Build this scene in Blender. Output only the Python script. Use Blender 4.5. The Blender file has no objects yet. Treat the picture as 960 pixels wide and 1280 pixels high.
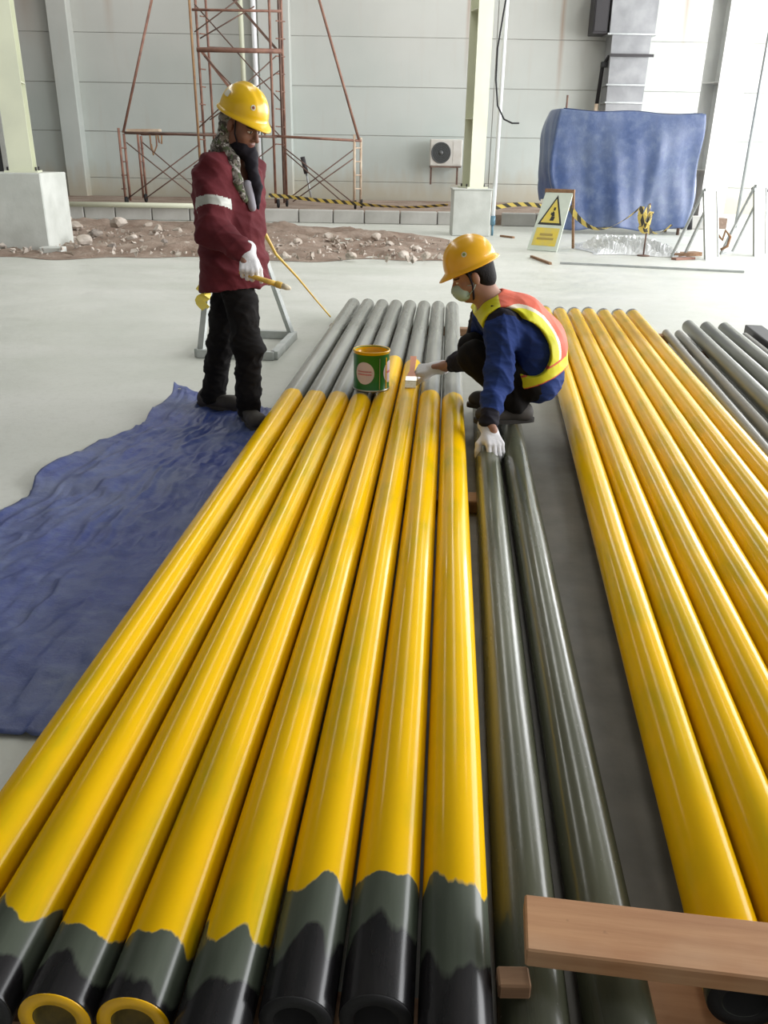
import bpy, math, random
import numpy as np
from mathutils import Vector, Matrix

random.seed(7)
np.random.seed(7)
scene = bpy.context.scene
C = bpy.context.collection

# ------------------------------------------------------------------ camera
FOC, HC = 1035.0, 1.31
PITCH, ROLL = math.atan(448 / 1035.0), math.radians(0.95)
_F = Vector((0, math.cos(PITCH), -math.sin(PITCH)))
_U0 = Vector((0, math.sin(PITCH), math.cos(PITCH)))
_R0 = Vector((1, 0, 0))
_R = math.cos(ROLL) * _R0 + math.sin(ROLL) * _U0
_U = -math.sin(ROLL) * _R0 + math.cos(ROLL) * _U0
CAM = Vector((0, 0, HC))
cam_d = bpy.data.cameras.new('camera')
cam = bpy.data.objects.new('camera', cam_d)
C.objects.link(cam)
cam_d.sensor_fit = 'VERTICAL'
cam_d.sensor_height = 24.0
cam_d.lens = 24.0 * FOC / 1280.0
cam_d.clip_start, cam_d.clip_end = 0.02, 300
cam.matrix_world = Matrix(((_R.x, _U.x, -_F.x, 0), (_R.y, _U.y, -_F.y, 0), (_R.z, _U.z, -_F.z, HC), (0, 0, 0, 1)))
scene.camera = cam

# ------------------------------------------------------------------ world, daylight, exposure
w = bpy.data.worlds.new('overcast_sky')
scene.world = w
w.use_nodes = True
bg = w.node_tree.nodes['Background']
bg.inputs[0].default_value = (1.0, 0.985, 0.95, 1)
bg.inputs[1].default_value = 0.32
scene.view_settings.view_transform = 'Standard'
scene.view_settings.look = 'None'
scene.view_settings.gamma = 1
scene.view_settings.use_curve_mapping = False
scene.view_settings.exposure = 0.28


def area(name, loc, rot, sx, sy, power, col=(1, 1, 1)):
    l = bpy.data.lights.new(name, 'AREA')
    l.shape = 'RECTANGLE'
    l.size, l.size_y, l.energy, l.color = sx, sy, power, col
    o = bpy.data.objects.new(name, l)
    C.objects.link(o)
    o.location, o.rotation_euler = loc, rot
    return o


# daylight entering through the open bay in the right wall and the roof lights
area('bay_daylight', (12.3, 10.0, 3.4), (0, math.radians(90), 0), 6.0, 26.0, 3700, (0.97, 0.98, 1.0))
for sx_ in (-6.0, 0.5, 6.5):
    area('roof_daylight', (sx_, 13.7, 7.5), (0, 0, 0), 1.0, 18.5, 275, (1.0, 0.99, 0.96))


# ------------------------------------------------------------------ helpers
def at(px, py, Y):
    d = _F + _R * ((px - 480) / FOC) + _U * ((640 - py) / FOC)
    return CAM + d * (Y / d.y)


def atz(px, py, z):
    d = _F + _R * ((px - 480) / FOC) + _U * ((640 - py) / FOC)
    return CAM + d * ((z - HC) / d.z)


def tag(o, label=None, cat=None, group=None, kind=None):
    if label: o['label'] = label
    if cat: o['category'] = cat
    if group: o['group'] = group
    if kind: o['kind'] = kind
    return o


def empty(name, loc=(0, 0, 0), rz=0):
    o = bpy.data.objects.new(name, None)
    o.empty_display_size = 0.1
    C.objects.link(o)
    o.location = loc
    o.rotation_euler = (0, 0, rz)
    return o


def world_of(o):
    m = Matrix.LocRotScale(o.location, o.rotation_euler, None)
    return world_of(o.parent) @ o.matrix_parent_inverse @ m if o.parent else m


def put(o, parent):
    """parent o (built in world space) under a thing without moving it"""
    if parent is not None:
        o.parent = parent
        m = world_of(parent)
        o.matrix_parent_inverse = m.inverted()
    return o


class MB:
    def __init__(s):
        s.v, s.f, s.sm, s.mi = [], [], [], []

    def add(s, vs, fs, smooth=False, mi=0):
        b = len(s.v)
        s.v += [tuple(v) for v in vs]
        s.f += [tuple(b + i for i in f) for f in fs]
        s.sm += [smooth] * len(fs)
        s.mi += [mi] * len(fs)
        return s

    def box(s, c, size, ax=None, mi=0, bev=0.0):
        c = Vector(c)
        hx, hy, hz = size[0] / 2, size[1] / 2, size[2] / 2
        X, Y, Z = [Vector(a).normalized() for a in ax] if ax else (Vector((1, 0, 0)), Vector((0, 1, 0)), Vector((0, 0, 1)))
        if bev <= 0:
            vs = [c + X * (sx * hx) + Y * (sy * hy) + Z * (sz * hz) for sz in (-1, 1) for sy in (-1, 1) for sx in (-1, 1)]
            fs = [(0, 2, 3, 1), (4, 5, 7, 6), (0, 1, 5, 4), (2, 6, 7, 3), (0, 4, 6, 2), (1, 3, 7, 5)]
            return s.add(vs, fs, False, mi)
        b = min(bev, hx * .9, hy * .9, hz * .9)
        vs, idx = [], {}
        for sz in (-1, 1):
            for sy in (-1, 1):
                for sx in (-1, 1):
                    for k in range(3):
                        h = [hx - b, hy - b, hz - b]
                        h[k] += b
                        idx[(sx, sy, sz, k)] = len(vs)
                        vs.append(c + X * (sx * h[0]) + Y * (sy * h[1]) + Z * (sz * h[2]))
        fs = []
        g = lambda sx, sy, sz, k: idx[(sx, sy, sz, k)]
        for sgn in (-1, 1):
            q = [(-1, -1), (1, -1), (1, 1), (-1, 1)]
            if sgn < 0: q = q[::-1]
            fs.append(tuple(g(sgn, a, b_, 0) for a, b_ in q))
            fs.append(tuple(g(b_, sgn, a, 1) for a, b_ in q))
            fs.append(tuple(g(a, b_, sgn, 2) for a, b_ in q))
        for a in (-1, 1):
            for b_ in (-1, 1):
                fs.append((g(-1, a, b_, 1), g(1, a, b_, 1), g(1, a, b_, 2), g(-1, a, b_, 2)))
                fs.append((g(a, -1, b_, 0), g(a, 1, b_, 0), g(a, 1, b_, 2), g(a, -1, b_, 2)))
                fs.append((g(a, b_, -1, 0), g(a, b_, 1, 0), g(a, b_, 1, 1), g(a, b_, -1, 1)))
                for c_ in (-1, 1):
                    fs.append((g(a, b_, c_, 0), g(a, b_, c_, 1), g(a, b_, c_, 2)))
        return s.add(vs, fs, False, mi)

    def bar(s, p0, p1, w_, h_, up=(0, 0, 1), mi=0, bev=0.0):
        p0, p1 = Vector(p0), Vector(p1)
        Z = (p1 - p0)
        L = Z.length
        Z.normalize()
        up = Vector(up)
        X = up.cross(Z)
        if X.length < 1e-4: X = Vector((1, 0, 0)).cross(Z)
        X.normalize()
        Y = Z.cross(X)
        return s.box((p0 + p1) / 2, (w_, h_, L), (X, Y, Z), mi, bev)

    def tube(s, pts, r, n=8, cap=True, mi=0):
        pts = [Vector(p) for p in pts]
        rs = r if isinstance(r, (list, tuple)) else [r] * len(pts)
        vs, prev = [], None
        for i, p in enumerate(pts):
            t = (pts[min(i + 1, len(pts) - 1)] - pts[max(i - 1, 0)]).normalized()
            if prev is None:
                a = Vector((0, 0, 1)) if abs(t.z) < .9 else Vector((1, 0, 0))
                u = t.cross(a).normalized()
            else:
                u = (prev - t * prev.dot(t)).normalized()
            prev = u
            v = t.cross(u)
            for k in range(n):
                a = 2 * math.pi * k / n
                vs.append(p + (u * math.cos(a) + v * math.sin(a)) * rs[i])
        fs = []
        for i in range(len(pts) - 1):
            for k in range(n):
                k2 = (k + 1) % n
                fs.append((i * n + k, i * n + k2, (i + 1) * n + k2, (i + 1) * n + k))
        s.add(vs, fs, True, mi)
        if cap:
            b = len(s.v) - len(vs)
            s.f.append(tuple(b + k for k in range(n))[::-1]); s.sm.append(False); s.mi.append(mi)
            b2 = b + (len(pts) - 1) * n
            s.f.append(tuple(b2 + k for k in range(n))); s.sm.append(False); s.mi.append(mi)
        return s

    def lathe(s, prof, n=32, M=None, mi=0, smooth=True, closed=False):
        M = M or Matrix.Identity(4)
        vs, fs = [], []
        m = len(prof)
        for r, z in prof:
            for k in range(n):
                a = 2 * math.pi * k / n
                vs.append(M @ Vector((r * math.cos(a), r * math.sin(a), z)))
        for i in range(m if closed else m - 1):
            j = (i + 1) % m
            for k in range(n):
                k2 = (k + 1) % n
                fs.append((i * n + k, i * n + k2, j * n + k2, j * n + k))
        return s.add(vs, fs, smooth, mi)

    def prism(s, poly, n_vec, th, mi=0):
        """flat polygon (world points) thickened by th along n_vec"""
        n = len(poly)
        nv = Vector(n_vec).normalized() * th
        vs = [Vector(p) for p in poly] + [Vector(p) + nv for p in poly]
        fs = [tuple(range(n))[::-1], tuple(range(n, 2 * n))] + [(i, (i + 1) % n, n + (i + 1) % n, n + i) for i in range(n)]
        return s.add(vs, fs, False, mi)

    def grid(s, P, th=0.0, mi=0, smooth=True):
        """P: array (a,b,3); th>0 adds a second layer beneath"""
        a, b = P.shape[:2]
        vs = [Vector(p) for p in P.reshape(-1, 3)]
        fs = [(i * b + j, i * b + j + 1, (i + 1) * b + j + 1, (i + 1) * b + j) for i in range(a - 1) for j in range(b - 1)]
        return s.add(vs, fs, smooth, mi)

    def build(s, name, mats, parent=None, origin=None, loc=None):
        me = bpy.data.meshes.new(name)
        vs = s.v
        if origin is not None:
            o_ = Vector(origin)
            vs = [tuple(Vector(v) - o_) for v in s.v]
        me.from_pydata(vs, [], s.f)
        me.polygons.foreach_set('use_smooth', s.sm)
        me.polygons.foreach_set('material_index', s.mi)
        if not isinstance(mats, (list, tuple)): mats = [mats]
        for m in mats: me.materials.append(m)
        me.update()
        o = bpy.data.objects.new(name, me)
        C.objects.link(o)
        if origin is not None: o.location = origin
        if loc is not None: o.location = loc
        if parent is not None: put(o, parent)
        return o


def fix_normals(o):
    import bmesh
    bm = bmesh.new()
    bm.from_mesh(o.data)
    bmesh.ops.recalc_face_normals(bm, faces=bm.faces)
    bm.to_mesh(o.data)
    bm.free()
    return o


# ------------------------------------------------------------------ materials
M = {}


def mat(name, col, rough=0.6, metal=0.0, col2=None, nscale=8.0, namt=1.0, bump=0.0, bscale=40.0, stretch=(1, 1, 1), spec=0.5, det=4.0, coat=0.0, lo=0.35, hi=0.65):
    m = bpy.data.materials.new(name)
    m.use_nodes = True
    nt = m.node_tree
    b = nt.nodes['Principled BSDF']
    b.inputs['Base Color'].default_value = (*col, 1)
    b.inputs['Roughness'].default_value = rough
    b.inputs['Metallic'].default_value = metal
    b.inputs['Specular IOR Level'].default_value = spec
    b.inputs['Coat Weight'].default_value = coat
    if col2 is not None or bump > 0:
        tc = nt.nodes.new('ShaderNodeTexCoord')
        mp = nt.nodes.new('ShaderNodeMapping')
        mp.inputs['Scale'].default_value = stretch
        nt.links.new(tc.outputs['Object'], mp.inputs[0])
    if col2 is not None:
        n = nt.nodes.new('ShaderNodeTexNoise')
        n.inputs['Scale'].default_value = nscale
        n.inputs['Detail'].default_value = det
        r = nt.nodes.new('ShaderNodeValToRGB')
        r.color_ramp.elements[0].position, r.color_ramp.elements[1].position = lo, hi
        r.color_ramp.elements[0].color = (*col, 1)
        c2 = [a + (b_ - a) * namt for a, b_ in zip(col, col2)]
        r.color_ramp.elements[1].color = (*c2, 1)
        nt.links.new(mp.outputs[0], n.inputs['Vector'])
        nt.links.new(n.outputs['Fac'], r.inputs[0])
        nt.links.new(r.outputs[0], b.inputs['Base Color'])
    if bump > 0:
        n2 = nt.nodes.new('ShaderNodeTexNoise')
        n2.inputs['Scale'].default_value = bscale
        n2.inputs['Detail'].default_value = 5
        bp = nt.nodes.new('ShaderNodeBump')
        bp.inputs['Strength'].default_value = bump
        bp.inputs['Distance'].default_value = 0.01
        nt.links.new(mp.outputs[0], n2.inputs['Vector'])
        nt.links.new(n2.outputs['Fac'], bp.inputs['Height'])
        nt.links.new(bp.outputs[0], b.inputs['Normal'])
    M[name] = m
    return m


class NT:
    """small node-building helper"""
    def __init__(s, name):
        s.m = bpy.data.materials.new(name)
        s.m.use_nodes = True
        s.t = s.m.node_tree
        s.b = s.t.nodes['Principled BSDF']
        M[name] = s.m

    def n(s, typ, **kw):
        x = s.t.nodes.new(typ)
        for k, v in kw.items():
            if k.startswith('i_'): x.inputs[k[2:].replace('_', ' ')].default_value = v
            elif k.startswith('x') and k[1:].isdigit(): x.inputs[int(k[1:])].default_value = v
            else: setattr(x, k, v)
        return x

    def l(s, a, b): s.t.links.new(a, b)

    def math(s, op, a, b=None, clamp=False):
        x = s.n('ShaderNodeMath', operation=op)
        x.use_clamp = clamp
        for i, q in enumerate((a, b)):
            if q is None: continue
            if isinstance(q, (int, float)): x.inputs[i].default_value = q
            else: s.l(q, x.inputs[i])
        return x.outputs[0]

    def noise(s, vec, scale, detail=4.0, rough=0.5):
        x = s.n('ShaderNodeTexNoise')
        x.inputs['Scale'].default_value, x.inputs['Detail'].default_value, x.inputs['Roughness'].default_value = scale, detail, rough
        s.l(vec, x.inputs['Vector'])
        return x.outputs['Fac']

    def mapped(s, vec, scale=(1, 1, 1), loc=(0, 0, 0)):
        x = s.n('ShaderNodeMapping')
        x.inputs['Scale'].default_value, x.inputs['Location'].default_value = scale, loc
        s.l(vec, x.inputs[0])
        return x.outputs[0]

    def step(s, v, lo, hi):
        x = s.n('ShaderNodeMapRange')
        x.inputs[1].default_value, x.inputs[2].default_value = lo, hi
        s.l(v, x.inputs[0])
        return x.outputs[0]

    def mix(s, f, a, b):
        x = s.n('ShaderNodeMix', data_type='RGBA')
        if isinstance(f, (int, float)): x.inputs[0].default_value = f
        else: s.l(f, x.inputs[0])
        for i, q in ((6, a), (7, b)):
            if isinstance(q, tuple): x.inputs[i].default_value = (*q, 1)
            else: s.l(q, x.inputs[i])
        return x.outputs[2]

    def bump(s, h, strength=0.3, dist=0.01):
        x = s.n('ShaderNodeBump')
        x.inputs['Strength'].default_value, x.inputs['Distance'].default_value = strength, dist
        s.l(h, x.inputs['Height'])
        s.l(x.outputs[0], s.b.inputs['Normal'])

    def col(s, c): s.l(c, s.b.inputs['Base Color'])

    def rough(s, r):
        if isinstance(r, (int, float)): s.b.inputs['Roughness'].default_value = r
        else: s.l(r, s.b.inputs['Roughness'])


def make_materials():
    # concrete floor, dusty, with shade painted in between the pipe stacks
    k = NT('floor_concrete')
    tc = k.n('ShaderNodeTexCoord').outputs['Object']
    n1 = k.noise(tc, 0.8, 6)
    n2 = k.noise(k.mapped(tc, (0.25, 1.6, 1)), 1.0, 5)
    n3 = k.noise(tc, 22.0, 5, .6)
    c = k.mix(k.step(n1, .35, .68), (.52, .54, .48), (.62, .63, .58))
    c = k.mix(k.math('MULTIPLY', k.step(n2, .45, .7), .4), c, (.68, .68, .64))
    c = k.mix(k.math('MULTIPLY', k.step(n3, .5, .75), .3), c, (.42, .42, .37))
    # aisle between the two stacks of pipe, its shade painted as a darker colour
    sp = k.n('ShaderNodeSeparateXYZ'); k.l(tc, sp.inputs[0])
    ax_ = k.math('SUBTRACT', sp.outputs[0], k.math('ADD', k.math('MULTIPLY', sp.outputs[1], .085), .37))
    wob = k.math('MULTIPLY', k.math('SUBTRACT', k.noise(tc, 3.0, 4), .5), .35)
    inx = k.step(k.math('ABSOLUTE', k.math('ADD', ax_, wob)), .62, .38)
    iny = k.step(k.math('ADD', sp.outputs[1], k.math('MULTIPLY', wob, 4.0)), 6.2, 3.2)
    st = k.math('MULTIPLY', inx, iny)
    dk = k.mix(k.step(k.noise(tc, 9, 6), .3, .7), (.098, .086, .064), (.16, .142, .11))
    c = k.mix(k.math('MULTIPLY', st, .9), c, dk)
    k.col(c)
    k.rough(k.step(k.noise(tc, 5, 4), -.3, 1.5))
    k.b.inputs['Specular IOR Level'].default_value = .35
    k.bump(k.noise(tc, 60, 5), .15, .004)

    # painted steel pipe: bare bitumen black > grey-green primer > yellow top coat > primer
    k = NT('pipe_paint')
    tc = k.n('ShaderNodeTexCoord').outputs['Object']
    oi = k.n('ShaderNodeObjectInfo').outputs['Random']
    cmb = k.n('ShaderNodeCombineXYZ')
    k.l(k.math('MULTIPLY', oi, 37.0), cmb.inputs[1]); k.l(k.math('MULTIPLY', oi, 11.0), cmb.inputs[0])
    va = k.n('ShaderNodeVectorMath', operation='ADD'); k.l(tc, va.inputs[0]); k.l(cmb.outputs[0], va.inputs[1])
    v = va.outputs[0]
    sp = k.n('ShaderNodeSeparateXYZ'); k.l(tc, sp.inputs[0])
    s_ = sp.outputs[1]
    e1 = k.math('MULTIPLY', k.math('SUBTRACT', k.noise(k.mapped(v, (1, .45, 1)), 14, 1), .5), .16)
    e2 = k.math('MULTIPLY', k.math('SUBTRACT', k.noise(k.mapped(v, (1, .10, 1)), 90, 2), .5), .016)
    e = k.math('ADD', e1, e2)
    at_ = lambda nm: k.n('ShaderNodeAttribute', attribute_type='OBJECT', attribute_name=nm).outputs['Fac']
    sE = k.math('ADD', s_, e)
    f_prim = k.step(k.math('SUBTRACT', sE, at_('primer_from')), -.003, .008)
    f_y0 = k.step(k.math('SUBTRACT', sE, at_('yellow_from')), -.002, .004)
    f_y1 = k.step(k.math('SUBTRACT', at_('yellow_to'), k.math('ADD', s_, k.math('MULTIPLY', e, .8))), -.004, .02)
    fy = k.math('MULTIPLY', f_y0, f_y1)
    black = k.mix(k.step(k.noise(k.mapped(v, (1, .15, 1)), 30, 5), .35, .7), (.008, .008, .009), (.022, .020, .021))
    prim = k.mix(k.step(k.noise(k.mapped(v, (1, .12, 1)), 25, 5), .3, .75), (.062, .075, .054), (.105, .12, .092))
    th = k.step(k.noise(k.mapped(v, (1, .09, 1)), 26, 6, .6), .45, .75)       # thinly covered streaks
    th2 = k.step(k.noise(k.mapped(v, (1, .5, 1)), 6.5, 4), .48, .72)          # whole thin patches
    thin = k.math('MULTIPLY', k.math('MULTIPLY', th, .40), k.math('ADD', th2, .22))
    thin = k.math('ADD', thin, k.math('MULTIPLY', th2, .36), True)
    yel = k.mix(thin, (.86, .50, .002), (.40, .36, .008))
    prim_glare = k.mix(k.step(k.noise(k.mapped(v, (1, .12, 1)), 18, 5), .3, .75), (.20, .205, .18), (.27, .27, .24))   # same primer made paler, far-end glare painted into the colour
    prim = k.mix(f_y0, prim, prim_glare)
    c = k.mix(f_prim, black, prim)
    c = k.mix(fy, c, yel)
    k.col(c)
    rg = k.math('ADD', k.math('MULTIPLY', k.step(k.noise(k.mapped(v, (1, .1, 1)), 40, 4), .3, .7), .08), .13)
    k.rough(k.math('ADD', rg, k.math('MULTIPLY', k.math('SUBTRACT', 1.0, fy), .06)))
    k.l(k.math('ADD', .45, k.math('MULTIPLY', fy, -.26)), k.b.inputs['Specular IOR Level'])
    k.bump(k.noise(k.mapped(v, (1, .12, 1)), 45, 3), .03, .003)

    # unpainted dark olive pipe
    k = NT('pipe_olive')
    tc = k.n('ShaderNodeTexCoord').outputs['Object']
    oi = k.n('ShaderNodeObjectInfo').outputs['Random']
    cmb = k.n('ShaderNodeCombineXYZ'); k.l(k.math('MULTIPLY', oi, 53.0), cmb.inputs[1])
    va = k.n('ShaderNodeVectorMath', operation='ADD'); k.l(tc, va.inputs[0]); k.l(cmb.outputs[0], va.inputs[1])
    v = va.outputs[0]
    c = k.mix(k.step(k.noise(k.mapped(v, (1, .12, 1)), 14, 6), .3, .7), (.066, .070, .043), (.125, .13, .086))
    sc_ = k.step(k.noise(k.mapped(v, (1, .5, 1)), 120, 3), .72, .76)
    c = k.mix(k.math('MULTIPLY', sc_, .5), c, (.30, .30, .26))
    k.col(c)
    k.rough(k.step(k.noise(k.mapped(v, (1, .1, 1)), 30, 4), -.05, 2.4))
    k.bump(k.noise(v, 70, 4), .08, .003)

    mat('pipe_dusty', (.15, .145, .12), .42, col2=(.24, .23, .20), nscale=10, stretch=(1, .12, 1))
    mat('pipe_dusty_olive', (.105, .11, .082), .36, col2=(.17, .17, .135), nscale=10, stretch=(1, .12, 1))
    # wall panels: pale painted precast, grime at the foot, rust runs
    k = NT('wall_panel')
    tc = k.n('ShaderNodeTexCoord').outputs['Object']
    geo = k.n('ShaderNodeNewGeometry').outputs['Position']
    sp = k.n('ShaderNodeSeparateXYZ'); k.l(geo, sp.inputs[0])
    n1 = k.noise(geo, .55, 5); n2 = k.noise(k.mapped(geo, (3, 1, .35)), 2.0, 5)
    c = k.mix(k.step(n1, .3, .7), (.455, .505, .475), (.545, .59, .56))
    c = k.mix(k.math('MULTIPLY', k.step(n2, .55, .8), .25), c, (.46, .42, .36))
    g0 = k.step(k.math('ADD', sp.outputs[2], k.math('MULTIPLY', k.noise(k.mapped(geo, (4, 1, 1)), 1.2, 5), -.9)), .55, -.15)
    c = k.mix(k.math('MULTIPLY', g0, .7), c, (.44, .38, .27))
    for x0, wd, zb in ((4.05, .05, 2.3), (7.0, .05, 3.1), (-6.9, .09, 3.6), (1.75, .04, 2.9), (-8.9, .25, 3.5)):
        d = k.math('ABSOLUTE', k.math('SUBTRACT', sp.outputs[0], k.math('ADD', x0, k.math('MULTIPLY', n1, .12))))
        run = k.math('MULTIPLY', k.step(d, wd * 1.6, 0.0), k.step(sp.outputs[2], zb, zb + 1.8))
        c = k.mix(k.math('MULTIPLY', run, .75), c, (.30, .17, .085))
    c = k.mix(k.math('MULTIPLY', k.step(k.math('ADD', sp.outputs[2], k.math('MULTIPLY', n1, 2.0)), 2.6, 5.2), .34), c, (.50, .44, .40))
    k.col(c)
    k.rough(.75)
    k.bump(k.noise(geo, 18, 5), .06, .01)

    # rubble ground
    k = NT('dirt')
    tc = k.n('ShaderNodeTexCoord').outputs['Object']
    c = k.mix(k.step(k.noise(tc, 1.4, 6), .35, .65), (.24, .165, .12), (.38, .295, .235))
    c = k.mix(k.math('MULTIPLY', k.step(k.noise(tc, 9, 6, .65), .52, .70), .6), c, (.50, .42, .35))
    c = k.mix(k.math('MULTIPLY', k.step(k.noise(tc, 4.5, 5), .56, .7), .45), c, (.13, .10, .07))
    k.col(c); k.rough(.95)
    k.bump(k.noise(tc, 14, 6, .7), .8, .06)

    # blue woven tarpaulin with a film of grey dust
    for nm, blue, d0, d1, sc in (('tarp_floor', (.018, .046, .25), .42, .70, 2.0), ('tarp_hung', (.055, .095, .24), .38, .74, 1.1)):
        k = NT(nm)
        tc = k.n('ShaderNodeTexCoord').outputs['Object']
        n1 = k.noise(tc, sc, 6, .6)
        n2 = k.noise(k.mapped(tc, (1, 2.2, 1)), sc * 6, 6, .65)
        c = k.mix(k.step(n2, .35, .7), tuple(b_ * .75 for b_ in blue), blue)
        dust = k.math('MULTIPLY', k.math('ADD', k.math('MULTIPLY', k.step(n1, d0, d1), .75), k.math('MULTIPLY', k.step(n2, .48, .70), .50)), .58, True)
        c = k.mix(dust, c, (.20, .235, .28))
        k.col(c)
        k.rough(k.math('ADD', k.math('MULTIPLY', dust, .25), .30))
        k.bump(k.math('ABSOLUTE', k.math('SUBTRACT', k.noise(tc, sc * 11, 7, .68), .5)), .55, .010)

    # sawn timber
    k = NT('timber')
    tc = k.n('ShaderNodeTexCoord').outputs['Object']
    g = k.noise(k.mapped(tc, (1.2, 16, 30)), 2.2, 6, .6)
    c = k.mix(k.step(g, .3, .72), (.52, .28, .135), (.36, .165, .07))
    c = k.mix(k.math('MULTIPLY', k.step(k.noise(tc, 3.2, 4), .5, .7), .5), c, (.62, .44, .28))
    kn = k.step(k.noise(tc, 26, 2), .74, .78)
    c = k.mix(k.math('MULTIPLY', kn, .7), c, (.16, .08, .04))
    k.col(c); k.rough(.72)
    k.bump(g, .2, .004)
    k = NT('timber_old')
    tc = k.n('ShaderNodeTexCoord').outputs['Object']
    g = k.noise(k.mapped(tc, (1.5, 16, 26)), 2.2, 6, .6)
    k.col(k.mix(k.step(g, .3, .72), (.33, .19, .10), (.18, .095, .05))); k.rough(.8); k.bump(g, .2, .004)

    # barrier tape, slanting black bars on yellow
    k = NT('barrier_tape')
    tc = k.n('ShaderNodeTexCoord').outputs['UV']
    wv = k.n('ShaderNodeTexWave', wave_type='BANDS', bands_direction='DIAGONAL')
    wv.inputs['Scale'].default_value = 1.0
    k.l(tc, wv.inputs['Vector'])
    k.col(k.mix(k.step(wv.outputs['Fac'], .52, .60), (.66, .50, .12), (.05, .045, .035))); k.rough(.45)

    # camouflage cotton
    k = NT('camouflage')
    tc = k.n('ShaderNodeTexCoord').outputs['Object']
    c = k.mix(k.step(k.noise(tc, 42, 2), .48, .52), (.055, .045, .038), (.20, .18, .15))
    c = k.mix(k.step(k.noise(k.mapped(tc, loc=(5, 3, 1)), 55, 2), .57, .60), c, (.42, .40, .37))
    c = k.mix(k.step(k.noise(k.mapped(tc, loc=(1, 9, 4)), 36, 2), .56, .59), c, (.08, .10, .05))
    k.col(c); k.rough(.9)

    mat('concrete', (.50, .52, .48), .85, col2=(.60, .62, .58), nscale=3, bump=.15, bscale=30)
    mat('curb_concrete', (.42, .41, .38), .9, col2=(.53, .52, .49), nscale=2.2, bump=.2, bscale=20)
    mat('steel_cream', (.66, .68, .52), .45, col2=(.60, .62, .48), nscale=2)
    mat('steel_white', (.78, .79, .77), .45, col2=(.70, .71, .69), nscale=2)
    mat('white_paint', (.80, .81, .80), .4, col2=(.70, .70, .68), nscale=6)
    mat('board_white', (.40, .40, .355), .5, col2=(.35, .35, .31), nscale=6)
    mat('rust_tube', (.20, .10, .075), .6, .2, col2=(.32, .17, .12), nscale=6)
    mat('rust_tube_dark', (.12, .075, .06), .65, .2, col2=(.20, .12, .09), nscale=6)
    mat('cream_tube', (.66, .55, .42), .6, col2=(.50, .36, .25), nscale=5)
    mat('yellow_tube', (.40, .25, .11), .6, col2=(.24, .12, .08), nscale=4)
    mat('dark_metal', (.045, .042, .045), .5, .4)
    mat('galvanised', (.40, .42, .42), .38, .55, col2=(.50, .52, .52), nscale=7)
    mat('stand_grey', (.42, .45, .43), .45, .2, col2=(.52, .54, .52), nscale=9)
    mat('duct_metal', (.24, .245, .255), .5, .1, col2=(.32, .325, .335), nscale=3, bump=.25, bscale=7)
    mat('ac_white', (.62, .61, .57), .5, col2=(.55, .53, .48), nscale=5)
    mat('ac_dark', (.05, .055, .055), .5)
    mat('grille', (.10, .105, .105), .5, .3)
    mat('rubber', (.010, .010, .011), .7)
    mat('rock', (.40, .34, .28), .95, col2=(.58, .52, .46), nscale=5, bump=.5, bscale=14)
    mat('rock_dark', (.20, .17, .15), .95, col2=(.32, .28, .24), nscale=5, bump=.5, bscale=14)
    mat('roof_sheet', (.24, .24, .235), .8)
    mat('sign_board', (.66, .72, .62), .5, col2=(.56, .62, .53), nscale=4)
    mat('sign_yellow', (.76, .58, .06), .5, col2=(.66, .54, .14), nscale=9)
    mat('sign_black', (.03, .03, .028), .6)
    mat('sign_text', (.40, .30, .08), .6)
    mat('plastic_sheet', (.74, .76, .76), .28, col2=(.62, .64, .64), nscale=5)
    mat('conduit_white', (.84, .86, .88), .35)
    mat('conduit_blue', (.10, .20, .26), .4)
    mat('paint_yellow', (.80, .44, .002), .22)
    mat('bore_yellow', (.30, .20, .004), .5, col2=(.12, .085, .006), nscale=20)
    mat('can_green', (.006, .15, .018), .28, col2=(.010, .19, .03), nscale=7)
    mat('can_label', (.72, .62, .72), .4)
    mat('can_text', (.62, .16, .20), .5)
    mat('tin', (.50, .50, .46), .3, .8)
    mat('bristle', (.66, .56, .36), .8, col2=(.80, .74, .60), nscale=60, stretch=(1, 1, .1))
    mat('brush_handle_red', (.55, .16, .04), .4)
    mat('brush_handle_yellow', (.70, .46, .06), .45, col2=(.60, .36, .08), nscale=20)
    # people
    mat('skin', (.20, .093, .060), .55, col2=(.25, .12, .08), nscale=18, spec=.35)
    mat('skin_fair', (.30, .155, .105), .55, col2=(.35, .19, .13), nscale=18, spec=.35)
    mat('lips', (.19, .075, .06), .5)
    mat('brow_hair', (.018, .014, .012), .8)
    mat('eye_white', (.62, .60, .57), .3)
    mat('hair', (.006, .005, .005), .7, spec=.2, bump=.25, bscale=120)
    mat('maroon_cloth', (.088, .011, .016), .88, spec=.3, col2=(.125, .017, .023), nscale=5, bump=.12, bscale=160)
    mat('navy_cloth', (.010, .027, .125), .88, spec=.3, col2=(.015, .038, .165), nscale=5, bump=.12, bscale=160)
    mat('navy_dark_cloth', (.012, .011, .018), .85, spec=.25)
    mat('black_cloth', (.006, .005, .005), .9, spec=.2, col2=(.012, .0105, .010), nscale=6, bump=.12, bscale=150)
    mat('lining', (.010, .008, .013), .8, spec=.25)
    mat('silver_band', (.42, .43, .39), .45, .1)
    mat('shirt_grey', (.30, .29, .33), .85)
    mat('vest_orange', (.72, .13, .065), .7, col2=(.64, .10, .05), nscale=9, bump=.1, bscale=140)
    mat('vest_yellow', (.72, .70, .015), .55)
    mat('vest_silver', (.74, .66, .52), .4, .1)
    mat('glove_white', (.74, .73, .74), .9, col2=(.66, .65, .66), nscale=14, bump=.3, bscale=220)
    mat('helmet_yellow', (.82, .50, .004), .28, coat=.3)
    mat('helmet_orange_yellow', (.85, .44, .006), .28, coat=.3)
    mat('mask_blue', (.42, .56, .50), .85)
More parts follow.
